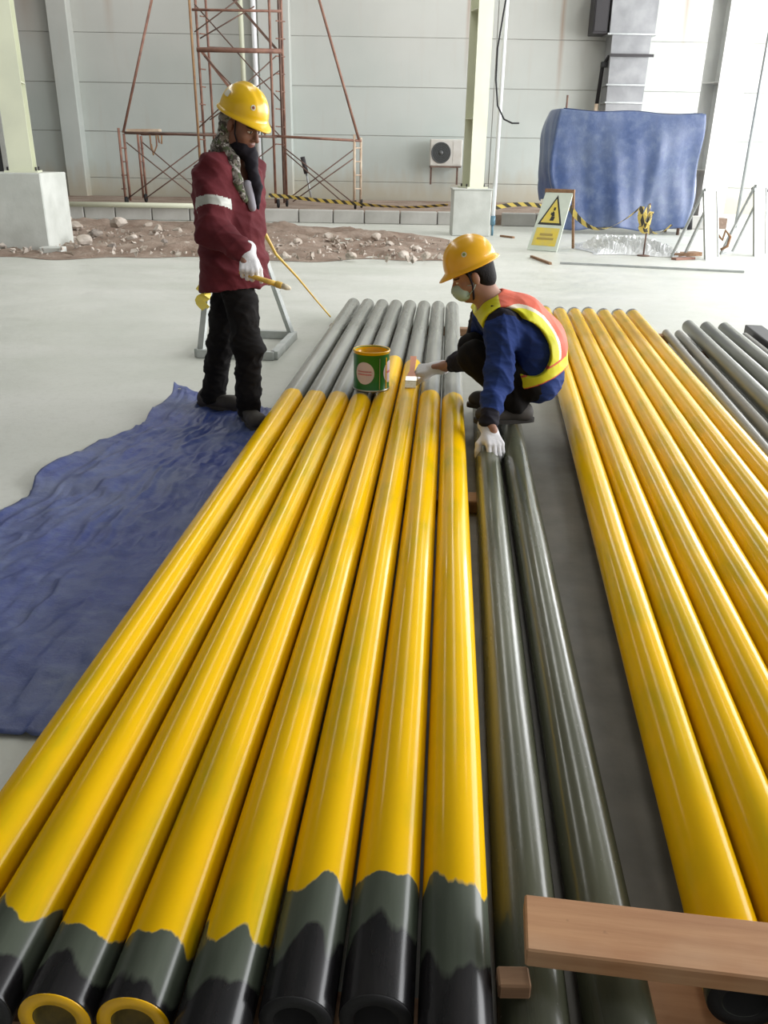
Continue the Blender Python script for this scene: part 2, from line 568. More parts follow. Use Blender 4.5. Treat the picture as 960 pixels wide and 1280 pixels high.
    mat('shoe_dark', (.035, .030, .025), .75, col2=(.07, .06, .05), nscale=12)
    mat('shoe_sole', (.05, .045, .04), .8)
    mat('emblem_red', (.25, .06, .03), .5)
    mat('emblem_green', (.20, .28, .06), .5)
    mat('emblem_white', (.70, .66, .50), .5)


make_materials()

# ================================================================== THE SETTING
WALL_Y = 23.0


def setting():
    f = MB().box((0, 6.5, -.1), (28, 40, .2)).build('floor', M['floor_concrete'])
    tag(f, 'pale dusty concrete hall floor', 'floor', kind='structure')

    # back wall: recessed backing with separate precast panels in front
    wb = MB().box((0, WALL_Y + .125, 3.95), (27, .2, 8.1)).build('wall_back', M['curb_concrete'])
    tag(wb, 'pale green-grey back wall of horizontal precast panels', 'wall', kind='structure')
    zs = [-.06, .63, 1.72, 2.82, 3.9, 5.0, 6.1, 7.2, 8.0]
    xs = [-12.9, -7.95, -2.8, 2.55, 5.62, 12.9]
    for i in range(len(xs) - 1):
        for j in range(len(zs) - 1):
            cx, cz = (xs[i] + xs[i + 1]) / 2, (zs[j] + zs[j + 1]) / 2
            dy = random.uniform(-.006, .006)
            MB().box((0, 0, 0), (xs[i + 1] - xs[i] - .014, .10, zs[j + 1] - zs[j] - .014), bev=.006).build(
                'panel', M['wall_panel'], wb, loc=(cx, WALL_Y + .05 + dy, cz))
    # side walls and roof (light only enters by the bay and the roof lights)
    wl = MB()
    wl.box((-13.1, 8, 3.82), (.2, 30, 7.64))
    tag(wl.build('wall_left', M['roof_sheet']), 'grey side wall of the hall', 'wall', kind='structure')
    wr = MB()
    wr.box((13.1, 8, 7.12), (.2, 30, 1.04))
    wr.box((13.1, -5.0, 3.3), (.2, 4, 6.6))
    tag(wr.build('wall_right', M['roof_sheet']), 'right side wall with a wide open bay', 'wall', kind='structure')
    rf = MB()
    for a, b in ((-13.2, -6.6), (-5.4, -.1), (1.1, 5.9), (7.1, 13.2)):
        rf.box(((a + b) / 2, 8, 7.7), (b - a, 31, .12))
    rf.box((0, -1.9, 7.85), (26.4, 12.2, .12))
    tag(rf.build('ceiling', M['roof_sheet']), 'sheet roof with long roof lights', 'ceiling', kind='structure')

    # pilasters on the back wall
    for n, (x0, x1, top) in enumerate(((-8.2, -7.72, 9), (-3.2, -2.45, 9)), 1):
        p = MB().box(((x0 + x1) / 2, WALL_Y - .18, 3.75), (x1 - x0, .36, 7.5), bev=.015).build('trim_%d' % n, M['wall_panel'])
        tag(p, 'pale concrete pilaster standing against the back wall', 'pilaster', kind='structure')
    # dark doorway at the far left of the back wall
    d = MB()
    d.box((-11.0, WALL_Y - .06, 1.35), (2.3, .1, 2.7))
    d = d.build('door_1', M['ac_dark'])
    tag(d, 'dark grey doorway at the far left of the back wall', 'door', kind='structure')
    MB().box((-9.8, WALL_Y - .09, 1.4), (.12, .14, 2.8)).build('door_frame', M['concrete'], d)

    # raised kerb in front of the wall with soil behind it
    kz = .23
    kb = MB().box((-2.6, 20.4, kz / 2 - .03), (19, 5.0, kz)).build('trim_3', M['dirt'])
    tag(kb, 'strip of raised brown soil along the foot of the back wall', 'soil bed', kind='structure')
    x = -11.8
    while x < 6.4:
        L = random.uniform(.62, .78)
        if not (1.0 < x < 1.9):
            MB().box((0, 0, 0), (L - .02, .2, kz + .02), bev=.015).build('kerb_block', M['curb_concrete'], kb, loc=(x + L / 2, 17.78 + random.uniform(-.012, .012), (kz + .02) / 2))
        x += L

    # patch of rubble ground between floor and kerb
    a, b = 44, 110
    P = np.zeros((a, b, 3))
    rnd = np.random.RandomState(3)
    hh = rnd.rand(a, b)
    hs = hh.copy()
    for _ in range(2):
        hs = (hs + np.roll(hs, 1, 0) + np.roll(hs, -1, 0) + np.roll(hs, 1, 1) + np.roll(hs, -1, 1)) / 5
    for i in range(a):
        for j in range(b):
            u, v = i / (a - 1), j / (b - 1)
            x0, x1 = -9.5, 1.35 - .9 * (u - .3) ** 2
            yn = 10.95 + .18 * math.sin(v * 23) + .10 * math.sin(v * 61) + .5 * v
            yf = 17.6 - .5 * v - 2.2 * max(0, v - .7) / .3 + .1 * math.sin(v * 17)
            ed = min(1, 9 * min(u, 1 - u, 1 - v, 1))
            P[i, j] = (x0 + (x1 - x0) * v, yn + (yf - yn) * u, .004 + max(0, ed) * (.02 + .16 * (hs[i, j] - .42) + .05 * math.sin(v * 9 + 2) ** 2 + .035 * (hh[i, j] - .5)))
    g = MB().grid(P[:, ::1])
    dirt = g.build('dirt_patch', M['dirt'])
    tag(dirt, 'strip of broken brown earth and rubble beyond the concrete floor', 'dirt', kind='stuff')


setting()


# ================================================================== PIPES
PR = 0.057


def pipe_mesh(name, r, L, wall, n=40):
    prof = [(r - .003, 0.0), (r, .003), (r, L * .25), (r, L * .5), (r, L * .75), (r, L - .003), (r - .003, L), (r - wall, L), (r - wall, L * .5), (r - wall, 0.0)]
    Mx = Matrix.Rotation(math.radians(-90), 4, 'X')
    b = MB().lathe(prof, n, Mx, closed=True)
    for k in range(7 * n, 9 * n): b.mi[k] = 1        # bore
    return b


pipe_me = {}


def pipe(name, near, ang, L, r, material, label, group, wall=.024, rim=None, rise=0.0):
    key = (round(r, 4), round(L, 3), material.name)
    if key not in pipe_me:
        o = pipe_mesh(name, r, L, wall).build(name, [material, M['rubber']])
        fix_normals(o)
        pipe_me[key] = o.data
    else:
        o = bpy.data.objects.new(name, pipe_me[key])
        C.objects.link(o)
    o.location = near
    o.rotation_euler = (rise, 0, -math.radians(ang))
    tag(o, label, 'pipe', group)
    if rim is not None:
        rm = MB().lathe([(r - .0015, -.0012), (r - .0015, .003), (r - wall + .001, .003), (r - wall + .001, -.0012)], 40, Matrix.Rotation(math.radians(-90), 4, 'X'), closed=True).build('end_rim', rim)
        fix_normals(rm)
        rm.parent = o
        if rim.name.startswith('paint_yellow'):
            o.material_slots[1].link = 'OBJECT'
            o.material_slots[1].material = M['bore_yellow']
    return o


ORD = ['leftmost', 'second', 'third', 'fourth', 'fifth', 'sixth', 'seventh', 'rightmost']


def pipes():
    ang = 3.9
    ta = math.tan(math.radians(ang))
    x9 = [-.684, -.558, -.434, -.315, -.195, -.074, .046, .166]
    # near Y, primer from Y, yellow from Y, yellow to Y
    dat = [(.84, .90, .99, 4.27), (.84, .91, 1.00, 4.26), (.832, .885, .965, 4.22), (.828, .87, .945, 4.19),
           (.775, .868, .955, 5.08), (.834, .945, 1.055, 4.98), (.839, .955, 1.07, 4.27), (.765, .90, 1.05, 4.24)]
    nt = ['its near end cropped by the frame', 'grey at both ends, beside the leftmost', 'with a yellow ring on its near end',
          'ringed yellow, carrying the paint can', 'yellow reaching further back beside the green can', 'being brushed by the crouching worker',
          'beside the rightmost one', 'next to the crouching worker']
    for i in range(8):
        yn, a0, a1, a2 = dat[i]
        near = (x9[i] + (yn - 1.51) * ta, yn, .113)
        o = pipe('steel_pipe', near, ang, 6.42 + (.06 if i in (4, 7) else 0) - .012 * i, PR, M['pipe_paint'],
                 '%s yellow-painted pipe of the left row, %s' % (ORD[i], nt[i]), 'pipes in the left yellow row',
                 rim=M['paint_yellow'] if i in (2, 3) else M['rubber'])
        o['primer_from'], o['yellow_from'], o['yellow_to'] = float(a0 - yn), float(a1 - yn), float(a2 - yn)
    # right row
    ang = 6.9
    ta = math.tan(math.radians(ang))
    xf = [1.308 + .1197 * q for q in range(7)]
    ords = ['leftmost', 'second', 'third', 'fourth', 'fifth', 'sixth', 'rightmost']
    for i in range(7):
        yf = 6.99 + random.uniform(-.03, .03)
        yn = .86 + random.uniform(-.03, .03) - .012 * i
        o = pipe('steel_pipe', (xf[i] - (6.97 - yn) * ta, yn, .113), ang, 6.19, PR, M['pipe_paint'],
                 '%s yellow-painted pipe of the right row lying beyond the aisle' % ords[i], 'pipes in the right yellow row', rim=M['rubber'])
        o['primer_from'], o['yellow_from'], o['yellow_to'] = .0, .035, 6.13
    # two olive pipes in the aisle
    for (x, y), ag, lb in (((.236, .72), 4.6, 'dark olive unpainted pipe in the aisle, held by the gloved hand'), ((.372, .72), 4.45, 'dark olive unpainted pipe in the aisle nearer the right row')):
        pipe('steel_pipe', (x, y, PR + .001), ag, 3.75, PR, M['pipe_olive'], lb, 'unpainted pipes in the aisle', rim=M['rubber'])
    # unpainted pipes at the far right
    for (x, y), r, z, ag, lb in (((2.170, 6.48), .030, .062, 8.0, 'thin grey pipe lying next to the rightmost yellow pipe'),
                                 ((2.262, 6.46), .030, .062, 8.0, 'thin grey pipe between thin and thick olive pipes at far right'),
                                 ((2.405, 6.67), .050, .082, 8.0, 'thick olive pipe, first of three at the far right'),
                                 ((2.530, 6.62), .050, .082, 8.1, 'thick olive pipe, middle of three at the far right'),
                                 ((2.665, 6.60), .050, .082, 8.2, 'thick olive pipe, last of three at the far right'),
                                 ((2.760, 6.42), .028, .060, 8.3, 'thin grey pipe beside the dark flat bar at the right edge')):
        L = 5.0
        t_ = math.radians(ag)
        pipe('steel_pipe', (x - L * math.sin(t_), y - L * math.cos(t_), z), ag, L, r, M['pipe_dusty'] if r < .04 else M['pipe_dusty_olive'], lb, 'unpainted pipes at the right', wall=.008, rim=M['rubber'])
    b = MB()
    t_ = math.radians(8.3)
    dv = Vector((math.sin(t_), math.cos(t_), 0))
    p1 = Vector((2.90, 6.62, .075))
    b.bar(p1 - dv * 5, p1, .13, .07, bev=.006)
    tag(b.build('steel_bar', M['dark_metal'], None, p1 - dv * 2.5), 'dark flat steel bar at the right edge, beside the olive pipes', 'bar')

    # timber bearers
    def bearer(c, ang_, L, w_, h_, m, lb):
        t2 = math.radians(ang_)
        o = MB().box((0, 0, 0), (L, w_, h_), bev=.004).build('timber_bearer', m, None, loc=(c[0], c[1], c[2] + h_ / 2))
        o.rotation_euler = (0, 0, -t2)
        return tag(o, lb, 'timber', 'timber bearers under the pipes')
    bearer((-.275, .895, 0), 3.9, .92, .10, .055, M['timber_old'], 'brown timber bearer under the near ends of the left row')
    bearer((.095, 6.62, 0), 3.9, 1.10, .10, .055, M['timber_old'], 'brown timber bearer poking out under the far ends of the left row')
    bearer((-.09, 3.1, 0), 3.9, .94, .10, .055, M['timber_old'], 'brown timber bearer hidden under the middle of the left row')
    bearer((1.00, .87, 0), 6.9, 1.14, .12, .055, M['timber'], 'pale timber bearer on the floor under the near ends of the right row')
    bearer((1.68, 6.50, 0), 6.9, 1.02, .10, .055, M['timber_old'], 'brown timber bearer under the far ends of the right row')
    bearer((2.56, 5.9, 0), 8, .86, .10, .031, M['timber_old'], 'brown timber bearer under the unpainted pipes at the right')
    o = MB().box((0, 0, 0), (.05, .036, .03), bev=.003).build('timber_offcut', M['timber_old'], None, loc=(.213, .892, .131))
    tag(o, 'small timber offcut lodged between the left row and the olive pipe', 'offcut')
    # sawn plank lying across the near ends of the right row
    a = atz(651, 1116, .208); 
    o = MB().box((.45, 0, 0), (.9, .105, .037), bev=.003).build('timber_plank', M['timber'])
    o.location = (a.x, a.y - .053, .1895)
    o.rotation_euler = (0, 0, -math.radians(7.0))
    tag(o, 'pale sawn timber plank lying across the near ends of the pipes', 'plank')


pipes()


# ================================================================== FLOOR TARP
def floor_tarp():
    a, b = 150, 90
    rnd = np.random.RandomState(5)

    def smooth_noise(n0, n1):
        c = rnd.rand(n0 + 3, n1 + 3)
        ui = np.linspace(0, n0, a)[:, None]; vi = np.linspace(0, n1, b)[None, :]
        i0 = ui.astype(int); j0 = vi.astype(int)
        fu = ui - i0; fv = vi - j0
        fu = fu * fu * (3 - 2 * fu); fv = fv * fv * (3 - 2 * fv)
        return (c[i0, j0] * (1 - fu) * (1 - fv) + c[i0 + 1, j0] * fu * (1 - fv) + c[i0, j0 + 1] * (1 - fu) * fv + c[i0 + 1, j0 + 1] * fu * fv)
    h = .010 * np.abs(smooth_noise(9, 7) - .5) * 2 + .012 * (1 - np.abs(smooth_noise(17, 12) - .5) * 4).clip(0) ** 2 + .006 * smooth_noise(40, 30) + .008 * (1 - np.abs(smooth_noise(30, 22) - .5) * 6).clip(0) + .02 * (smooth_noise(5, 3) - .45).clip(0)
    P = np.zeros((a, b, 3))
    for i in range(a):
        u = i / (a - 1)
        y = 1.60 + 2.98 * u
        xl = -1.66 + (.50 * u ** 1.6) + .035 * math.sin(u * 17) * (.3 + u) + .02 * math.sin(u * 41)
        xr = -.66 + .052 * (y - 1.5) + .02
        for j in range(b):
            v = j / (b - 1)
            yy = y + (.10 * math.sin(v * 2.4 + .3) - .30 * v * u ** 3) * (u ** 2) - .02 * (1 - u) * math.sin(v * 7)
            P[i, j] = (xl + (xr - xl) * v, yy, .004 + h[i, j])
    # rucked flap standing up at the far corner
    for i in range(a):
        for j in range(b):
            u, v = i / (a - 1), j / (b - 1)
            e = max(0, u - .90) / .10
            P[i, j, 2] += .07 * e * e * max(0, 1 - v * 3.2)
            P[i, j, 2] += .035 * max(0, 1 - v * 9) * (.5 + .5 * math.sin(u * 23)) * u
    o = MB().grid(P).build('tarpaulin', M['tarp_floor'])
    tag(o, 'blue crumpled tarpaulin spread on the floor left of the pipes', 'tarpaulin')
    md = o.modifiers.new('thickness', 'SOLIDIFY'); md.thickness = .0015; md.offset = -1
    p = P[a - 3, 2]
    e = MB().lathe([(.009, 0), (.009, .002), (.004, .002), (.004, 0)], 14, Matrix.Translation((p[0] + .02, p[1] - .01, p[2] + .001)), closed=True).build('eyelet', M['tin'])
    put(e, o)


floor_tarp()


# ================================================================== BACKGROUND THINGS
def ribbon(name, pts, width, up, material, parent=None, twist=0.0, period=.19):
    """thin strip of tape along pts, with UVs running along it"""
    pts = [Vector(p) for p in pts]
    fine = []
    n = len(pts)
    for i in range(n - 1):
        p0, p1, p2, p3 = pts[max(i - 1, 0)], pts[i], pts[i + 1], pts[min(i + 2, n - 1)]
        for k in range(6):
            t = k / 6
            fine.append(.5 * ((2 * p1) + (p2 - p0) * t + (2 * p0 - 5 * p1 + 4 * p2 - p3) * t * t + (3 * p1 - p0 - 3 * p2 + p3) * t ** 3))
    fine.append(pts[-1])
    vs, L, ls = [], 0, []
    for i, p in enumerate(fine):
        if i: L += (p - fine[i - 1]).length
        ls.append(L)
        t = (fine[min(i + 1, len(fine) - 1)] - fine[max(i - 1, 0)]).normalized()
        u = Vector(up) - t * Vector(up).dot(t)
        u.normalize()
        u = Matrix.Rotation(twist * L + .25 * math.sin(L * 3.1), 3, t) @ u
        nn = t.cross(u).normalized() * .0012
        vs += [p - u * width / 2 - nn, p + u * width / 2 - nn, p + u * width / 2 + nn, p - u * width / 2 + nn]
    b = MB()
    fs = []
    for i in range(len(fine) - 1):
        for k in range(4):
            k2 = (k + 1) % 4
            fs.append((4 * i + k, 4 * i + k2, 4 * i + 4 + k2, 4 * i + 4 + k))
    b.add(vs, fs)
    o = b.build(name, material, None)
    uv = o.data.uv_layers.new(name='uv')
    for poly in o.data.polygons:
        for li in poly.loop_indices:
            vi = o.data.loops[li].vertex_index
            uv.data[li].uv = (ls[vi // 4] / period * .628, (.3 if vi % 4 in (1, 2) else 0))
    if parent: put(o, parent)
    return o


def steel_column(name, x, y, z0, z1, w_, d_, m, lab, yaw=0.0):
    """H-section: flanges front and back, web, base plate, batten strips"""
    r = empty(name, (x, y, z0))
    c, s_ = math.cos(yaw), math.sin(yaw)
    ax = (Vector((c, s_, 0)), Vector((-s_, c, 0)), Vector((0, 0, 1)))
    o0 = Vector((x, y, 0))
    zc, hz = (z0 + z1) / 2, z1 - z0
    MB().box(o0 + ax[1] * (-d_ / 2) + Vector((0, 0, zc)), (w_, .02, hz), ax).build('flange', m, r)
    MB().box(o0 + ax[1] * (d_ / 2) + Vector((0, 0, zc)), (w_, .02, hz), ax).build('flange', m, r)
    MB().box(o0 + Vector((0, 0, zc)), (.02, d_ - .02, hz), ax).build('web', m, r)
    MB().box(o0 + Vector((0, 0, z0 + .012)), (w_ + .12, d_ + .12, .024), ax).build('base_plate', m, r)
    for sx in (-1, 1):
        for sy in (-1, 1):
            MB().tube([o0 + ax[0] * (sx * (w_ / 2 + .03)) + ax[1] * (sy * (d_ / 2 - .05)) + Vector((0, 0, z0 + .02)),
                       o0 + ax[0] * (sx * (w_ / 2 + .03)) + ax[1] * (sy * (d_ / 2 - .05)) + Vector((0, 0, z0 + .07))], .014, 8).build('anchor_bolt', M['dark_metal'], r)
    z = z0 + 1.1
    while z < z1 - .5:
        MB().box(o0 + Vector((0, 0, z)), (w_, d_ - .02, .015), ax).build('stiffener', m, r)
        z += 1.6
    tag(r, lab, 'column', kind='structure')
    return r


def background():
    # ---- left column on its plinth
    pl = MB().box((-5.03, 12.30, .5), (.78, .95, 1.0), bev=.012).build('column_plinth', M['concrete'])
    tag(pl, 'square concrete plinth of the left column', 'plinth', kind='structure')
    steel_column('steel_column', -5.02, 12.25, 1.0, 7.55, .30, .40, M['steel_cream'], 'cream steel column on the left concrete plinth', .25)
    o = MB().box((-4.52, 11.62, .045), (.30, .2, .09), bev=.01).build('concrete_block', M['concrete'])
    tag(o, 'small concrete block on the floor by the left plinth', 'block')
    # ---- centre column
    pl = MB().box((1.44, 15.62, .38), (.66, .66, .76), bev=.012).build('column_plinth', M['concrete'])
    tag(pl, 'square concrete plinth of the middle column', 'plinth', kind='structure')
    MB().box((1.44, 15.62, .768), (.70, .70, .02), bev=.004).build('cap', M['concrete'], pl)
    steel_column('steel_column', 1.46, 15.62, .778, 7.55, .26, .36, M['steel_cream'], 'pale green steel column on the middle concrete plinth', .28)
    r = empty('white_conduit', (1.84, 15.5, .0))
    MB().tube([(1.84, 15.5, .30), (1.84, 15.5, 7.5)], .035, 12).build('tube', M['conduit_white'], r)
    MB().tube([(1.84, 15.5, .18), (1.84, 15.5, .33)], .045, 12).build('socket', M['conduit_blue'], r)
    MB().tube([(1.84, 15.5, 0), (1.84, 15.5, .2)], .022, 10).build('spigot', M['conduit_blue'], r)
    tag(r, 'white vertical conduit with blue socket beside the middle column', 'conduit')
    pts = [at(x, y, 15.1) for x, y in ((637, -60), (634, -10), (628, 25), (622, 60), (620, 100), (622, 132), (630, 149), (640, 154), (649, 154))]
    tag(MB().tube(pts, .014, 8).build('hanging_cable', M['rubber']), 'black cable hanging beside the middle column', 'cable')
    # ---- right columns, white
    steel_column('steel_column', 6.62, 18.6, 0, 7.55, .62, .5, M['steel_white'], 'broad white steel column behind the white folding boards', .35)
    dp = MB().tube([at(919, 285, 17.2), at(919, 285, 17.2) + Vector((0, 0, 7.4))], .03, 10).build('down_pipe', M['galvanised'])
    tag(dp, 'slim grey pipe running up the white right column', 'pipe')
    dp = MB().tube([at(862, 287, 17.4), at(864, 232, 17.4)], .05, 10).build('post', M['dark_metal'])
    tag(dp, 'short dark post between blue tarpaulin and white column', 'post')
    # ---- two white conduits by the left pilaster behind the scaffold
    for px, lb in ((300, 'cream conduit on the wall behind the scaffold tower, left of the pair'), (316, 'white conduit on the wall behind the scaffold tower, right of the pair')):
        a, b = at(px, 0, 22.55), at(px + 2, 150, 22.55)
        tag(MB().tube([(a.x, 22.55, .25), (a.x, 22.55, 7.5)], .06, 10).build('wall_conduit', M['conduit_white'] if px > 310 else M['steel_cream']), lb, 'conduit')
    # ---- white pipe lying along the soil bed on the left
    a, b = at(66, 262, 17.3), at(262, 264, 17.3)
    tag(MB().tube([(a.x, 17.55, .29), (b.x, 17.65, .29)], .05, 10).build('white_pipe', M['steel_cream']), 'white pipe lying along the kerb at the left', 'pipe')

    # ---- air conditioner outdoor unit on its bracket
    r = empty('air_conditioner', (1.4, 22.7, 1.03))
    cx, cy, cz = 1.40, 22.62, 1.35
    MB().box((cx, cy, cz), (.80, .30, .62), bev=.02).build('casing', M['ac_white'], r)
    fc = Vector((cx - .13, cy - .152, cz))
    Rx = Matrix.Translation(fc) @ Matrix.Rotation(math.radians(90), 4, 'X')
    MB().lathe([(.245, 0), (.245, .012), (.225, .012), (.225, 0)], 32, Rx, closed=True).build('fan_ring', M['grille'], r)
    MB().lathe([(.0001, .002), (.225, .002)], 32, Rx).build('fan_recess', M['ac_dark'], r)
    MB().lathe([(.0001, .02), (.05, .02), (.055, .004)], 20, Rx).build('fan_hub', M['grille'], r)
    for rr in (.09, .13, .17, .21):
        MB().lathe([(rr, .008), (rr + .006, .014), (rr + .012, .008)], 32, Rx).build('grille_ring', M['grille'], r)
    for k in range(8):
        a_ = k * math.pi / 4
        d_ = Vector((math.cos(a_), 0, math.sin(a_)))
        MB().bar(fc + Vector((0, -.014, 0)) + d_ * .05, fc + Vector((0, -.014, 0)) + d_ * .225, .008, .006).build('grille_spoke', M['grille'], r)
    MB().box((cx + .27, cy - .153, cz), (.2, .008, .52)).build('side_panel', M['ac_white'], r)
    for sx in (-.36, .30):
        MB().bar((cx + sx, cy - .05, cz - .31), (cx + sx, cy - .05, cz - .74), .045, .045).build('bracket_leg', M['rust_tube_dark'], r)
        MB().bar((cx + sx, cy - .16, cz - .325), (cx + sx, cy + .385, cz - .325), .04, .04).build('bracket_arm', M['rust_tube_dark'], r)
    MB().bar((cx - .38, cy - .13, cz - .325), (cx + .38, cy - .13, cz - .325), .03, .03).build('bracket_rail', M['rust_tube_dark'], r)
    tag(r, 'cream air conditioner unit with round dark fan on the back wall', 'air conditioner')

    # ---- silver duct and its black box
    r = empty('air_duct', (5.62, 22.6, 2.0))
    def sect(z0, z1, w0, w1, dx=0):
        ps = [(5.62 + dx - w0 / 2, 22.25, z0), (5.62 + dx + w0 / 2, 22.25, z0), (5.62 + dx + w0 / 2, 22.85, z0), (5.62 + dx - w0 / 2, 22.85, z0)]
        qs = [(5.62 + dx - w1 / 2, 22.25, z1), (5.62 + dx + w1 / 2, 22.25, z1), (5.62 + dx + w1 / 2, 22.85, z1), (5.62 + dx - w1 / 2, 22.85, z1)]
        return MB().add(ps + qs, [(0, 1, 5, 4), (1, 2, 6, 5), (2, 3, 7, 6), (3, 0, 4, 7), (4, 5, 6, 7), (3, 2, 1, 0)])
    sect(2.05, 3.95, .86, .92).build('duct_section', M['duct_metal'], r)
    sect(3.97, 6.6, 1.06, 1.1).build('duct_section', M['duct_metal'], r)
    for z, w_ in ((2.52, .92), (2.9, .94), (3.96, 1.12)):
        MB().box((5.62, 22.55, z), (w_ + .03, .66, .035)).build('flange', M['galvanised'], r)
    MB().box((5.66, 22.2, 3.52), (1.02, .05, .06)).build('strap', M['dark_metal'], r)
    tag(r, 'silver metal duct on the back wall above the blue tarpaulin', 'duct')
    r = empty('black_pipe', (5.05, 22.5, 2.2))
    MB().tube([(5.02, 22.5, 2.5), (5.06, 22.5, 3.3), (5.16, 22.4, 3.5), (5.4, 22.3, 3.53)], .045, 10).build('tube', M['rubber'], r)
    MB().tube([(5.02, 22.5, 2.5), (5.01, 22.5, 2.06)], .05, 10).build('tail', M['cream_tube'], r)
    MB().box((5.08, 22.45, 3.34), (.14, .14, .12), bev=.01).build('clamp', M['rubber'], r)
    tag(r, 'black bent pipe clamped beside the silver duct', 'pipe')
    r = MB().box((4.87, 22.55, 4.42), (.36, .5, .92), bev=.015).build('switch_box', M['dark_metal'])
    tag(r, 'dark box on the wall left of the silver duct', 'box')
    MB().box((4.87, 22.29, 4.42), (.30, .02, .82), bev=.006).build('cover', M['dark_metal'], r)

    # ---- scaffold
    Y0 = 19.0
    sc = empty('scaffold', (at(300, 262, Y0).x, Y0 + .4, .2))
    gz = .2

    def P(x, y, dy=0.0): return at(x, y, Y0 + dy)

    def T(name, a, b, r_=.024, m='rust_tube'):
        return MB().tube([a, b], r_, 8).build(name, M[m], sc)
    def post(x, y_bottom, ytop, m, dy, r_=.027):
        a = P(x, y_bottom, dy)
        b = P(x, ytop, dy)
        return T('post', Vector((a.x, a.y, gz + .09)), Vector((a.x, a.y, b.z)), r_, m)
    # tower uprights (front pair, back pair)
    tw = {}
    for nm, x, m, dy in (('a', 250, 'yellow_tube', 0), ('b', 257, 'rust_tube', .15), ('c', 269, 'rust_tube', 1.3), ('d', 343, 'rust_tube', 0), ('e', 354, 'rust_tube_dark', .15), ('f', 357, 'rust_tube', .5)):
        post(x, 200, -200, m, dy)
    for x, m, dy, top in ((152, 'rust_tube', 0, 160), (158, 'rust_tube', .1, 167), (175, 'rust_tube', 1.3, 163), (179, 'rust_tube', 1.4, 170), (443, 'cream_tube', 0, 168), (451, 'cream_tube', .5, 172)):
        post(x, 200, top, m, dy)
    # ledgers
    T('ledger', P(246, 62), P(352, 64), .045)
    T('ledger', P(260, 60, 1.2), P(352, 64, .6), .03)
    T('ledger', P(156, 166), P(346, 171), .026, 'rust_tube_dark')
    T('ledger', P(340, 170), P(452, 176), .026)
    T('ledger', P(176, 168, 1.3), P(270, 168, 1.3), .022)
    T('ledger', P(240, 12), P(352, 14), .024)
    # frame rungs on the tower side
    for k in range(8):
        y = 20 + k * 22
        T('rung', P(250, y), P(257, y + 1, .15), .012)
        T('rung', P(345, y + 6), P(356, y + 7, .5), .012)
    for k in range(4):
        y = 185 + k * 17
        T('rung', P(152, y), P(158, y, .1), .012)
        T('rung', P(176, y, 1.3), P(179, y, 1.4), .012)
        T('rung', P(443, y), P(451, y, .5), .012, 'cream_tube')
    # cross braces
    for a, b in (((243, 5), (352, 128)), ((243, 40), (310, -10)), ((250, 48), (318, 8)), ((255, 70), (350, 170)), ((248, 160), (345, 70)), ((262, 150), (350, 88)),
                 ((158, 178), (250, 252)), ((160, 248), (250, 180)), ((178, 178), (262, 250)), ((182, 248), (262, 190)),
                 ((352, 182), (442, 254)), ((356, 190), (430, 254)), ((356, 252), (446, 184)), ((366, 252), (442, 198)), ((255, 250), (345, 180))):
        T('brace', P(*a, .05), P(*b, .25), .013, 'rust_tube_dark')
    # stair strings
    MB().bar(P(287, -6, .3), P(346, 62, .3), .10, .05).build('stair_string', M['rust_tube_dark'], sc)
    MB().bar(P(252, 64, .3), P(332, 168, .3), .10, .05).build('stair_string', M['rust_tube'], sc)
    # raking stays
    T('stay', P(193, -16), P(154, 166), .027)
    T('stay', P(395, -14), P(449, 176), .027)
    # board and hanging rope on the low frames
    MB().bar(P(160, 163, .3), P(200, 163, .3), .25, .05).build('board', M['cream_tube'], sc)
    for pts in (((187, 166), (189, 185), (193, 190), (196, 182), (195, 166)), ((197, 166), (199, 178), (202, 180), (202, 166)), ((189, 180), (192, 194))):
        MB().tube([P(x, y, .2) for x, y in pts], .018, 6).build('rope', M['yellow_tube'], sc)
    # wheels
    for x, dy in ((152, 0), (177, 1.3), (250, 0), (269, 1.3), (345, 0), (356, .5), (443, 0), (451, .5)):
        a = P(x, 200, dy)
        MB().lathe([(.0, -.025), (.08, -.025), (.09, -.015), (.09, .015), (.08, .025), (.0, .025)], 16, Matrix.Translation((a.x + .02, a.y, gz + .09)) @ Matrix.Rotation(math.radians(90), 4, 'Y')).build('wheel', M['rubber'], sc)
    tag(sc, 'rusty tubular scaffold tower with low side frames by the back wall', 'scaffold')
    # leaning bar
    r = empty('leaning_bar', P(388, 250, .6))
    MB().tube([P(378, 196, .6), P(383, 217, .6)], .05, 8).build('grip', M['dark_metal'], r)
    MB().tube([P(383, 217, .6), P(390, 252, .6)], .022, 8).build('shaft', M['galvanised'], r)
    tag(r, 'dark-topped bar leaning behind the right scaffold frame', 'bar')

    # ---- barrier tapes along the wall
    def tape(lb, pts, Y, wd=.09, tw_=0.0):
        o = ribbon('barrier_tape', [at(x, y, Y) for x, y in pts], wd, (0, 0, 1), M['barrier_tape'], None, tw_)
        return tag(o, lb, 'barrier tape')
    tape('yellow and black barrier tape tied below the scaffold', ((336, 244), (360, 246), (395, 250), (430, 253), (470, 257), (515, 259), (560, 256)), 18.4, .075, .3)
    tape('yellow and black barrier tape between middle column and warning sign', ((617, 260), (640, 256), (668, 256), (690, 262), (706, 258)), 15.9, .075, .3)
    tape('yellow and black barrier tape sagging in front of the blue tarpaulin', ((712, 258), (722, 272), (738, 284), (756, 286), (775, 278), (790, 268), (802, 258)), 13.2, .08, 1.5)
    tape('yellow and black barrier tape trailing from the thin pole to the floor', ((803, 258), (800, 272), (805, 284), (822, 292), (840, 281)), 12.9, .07, 2.0)
    r = empty('barrier_pole', at(803, 321, 12.5))
    b = at(804, 320, 12.55); t = at(804, 254, 12.55)
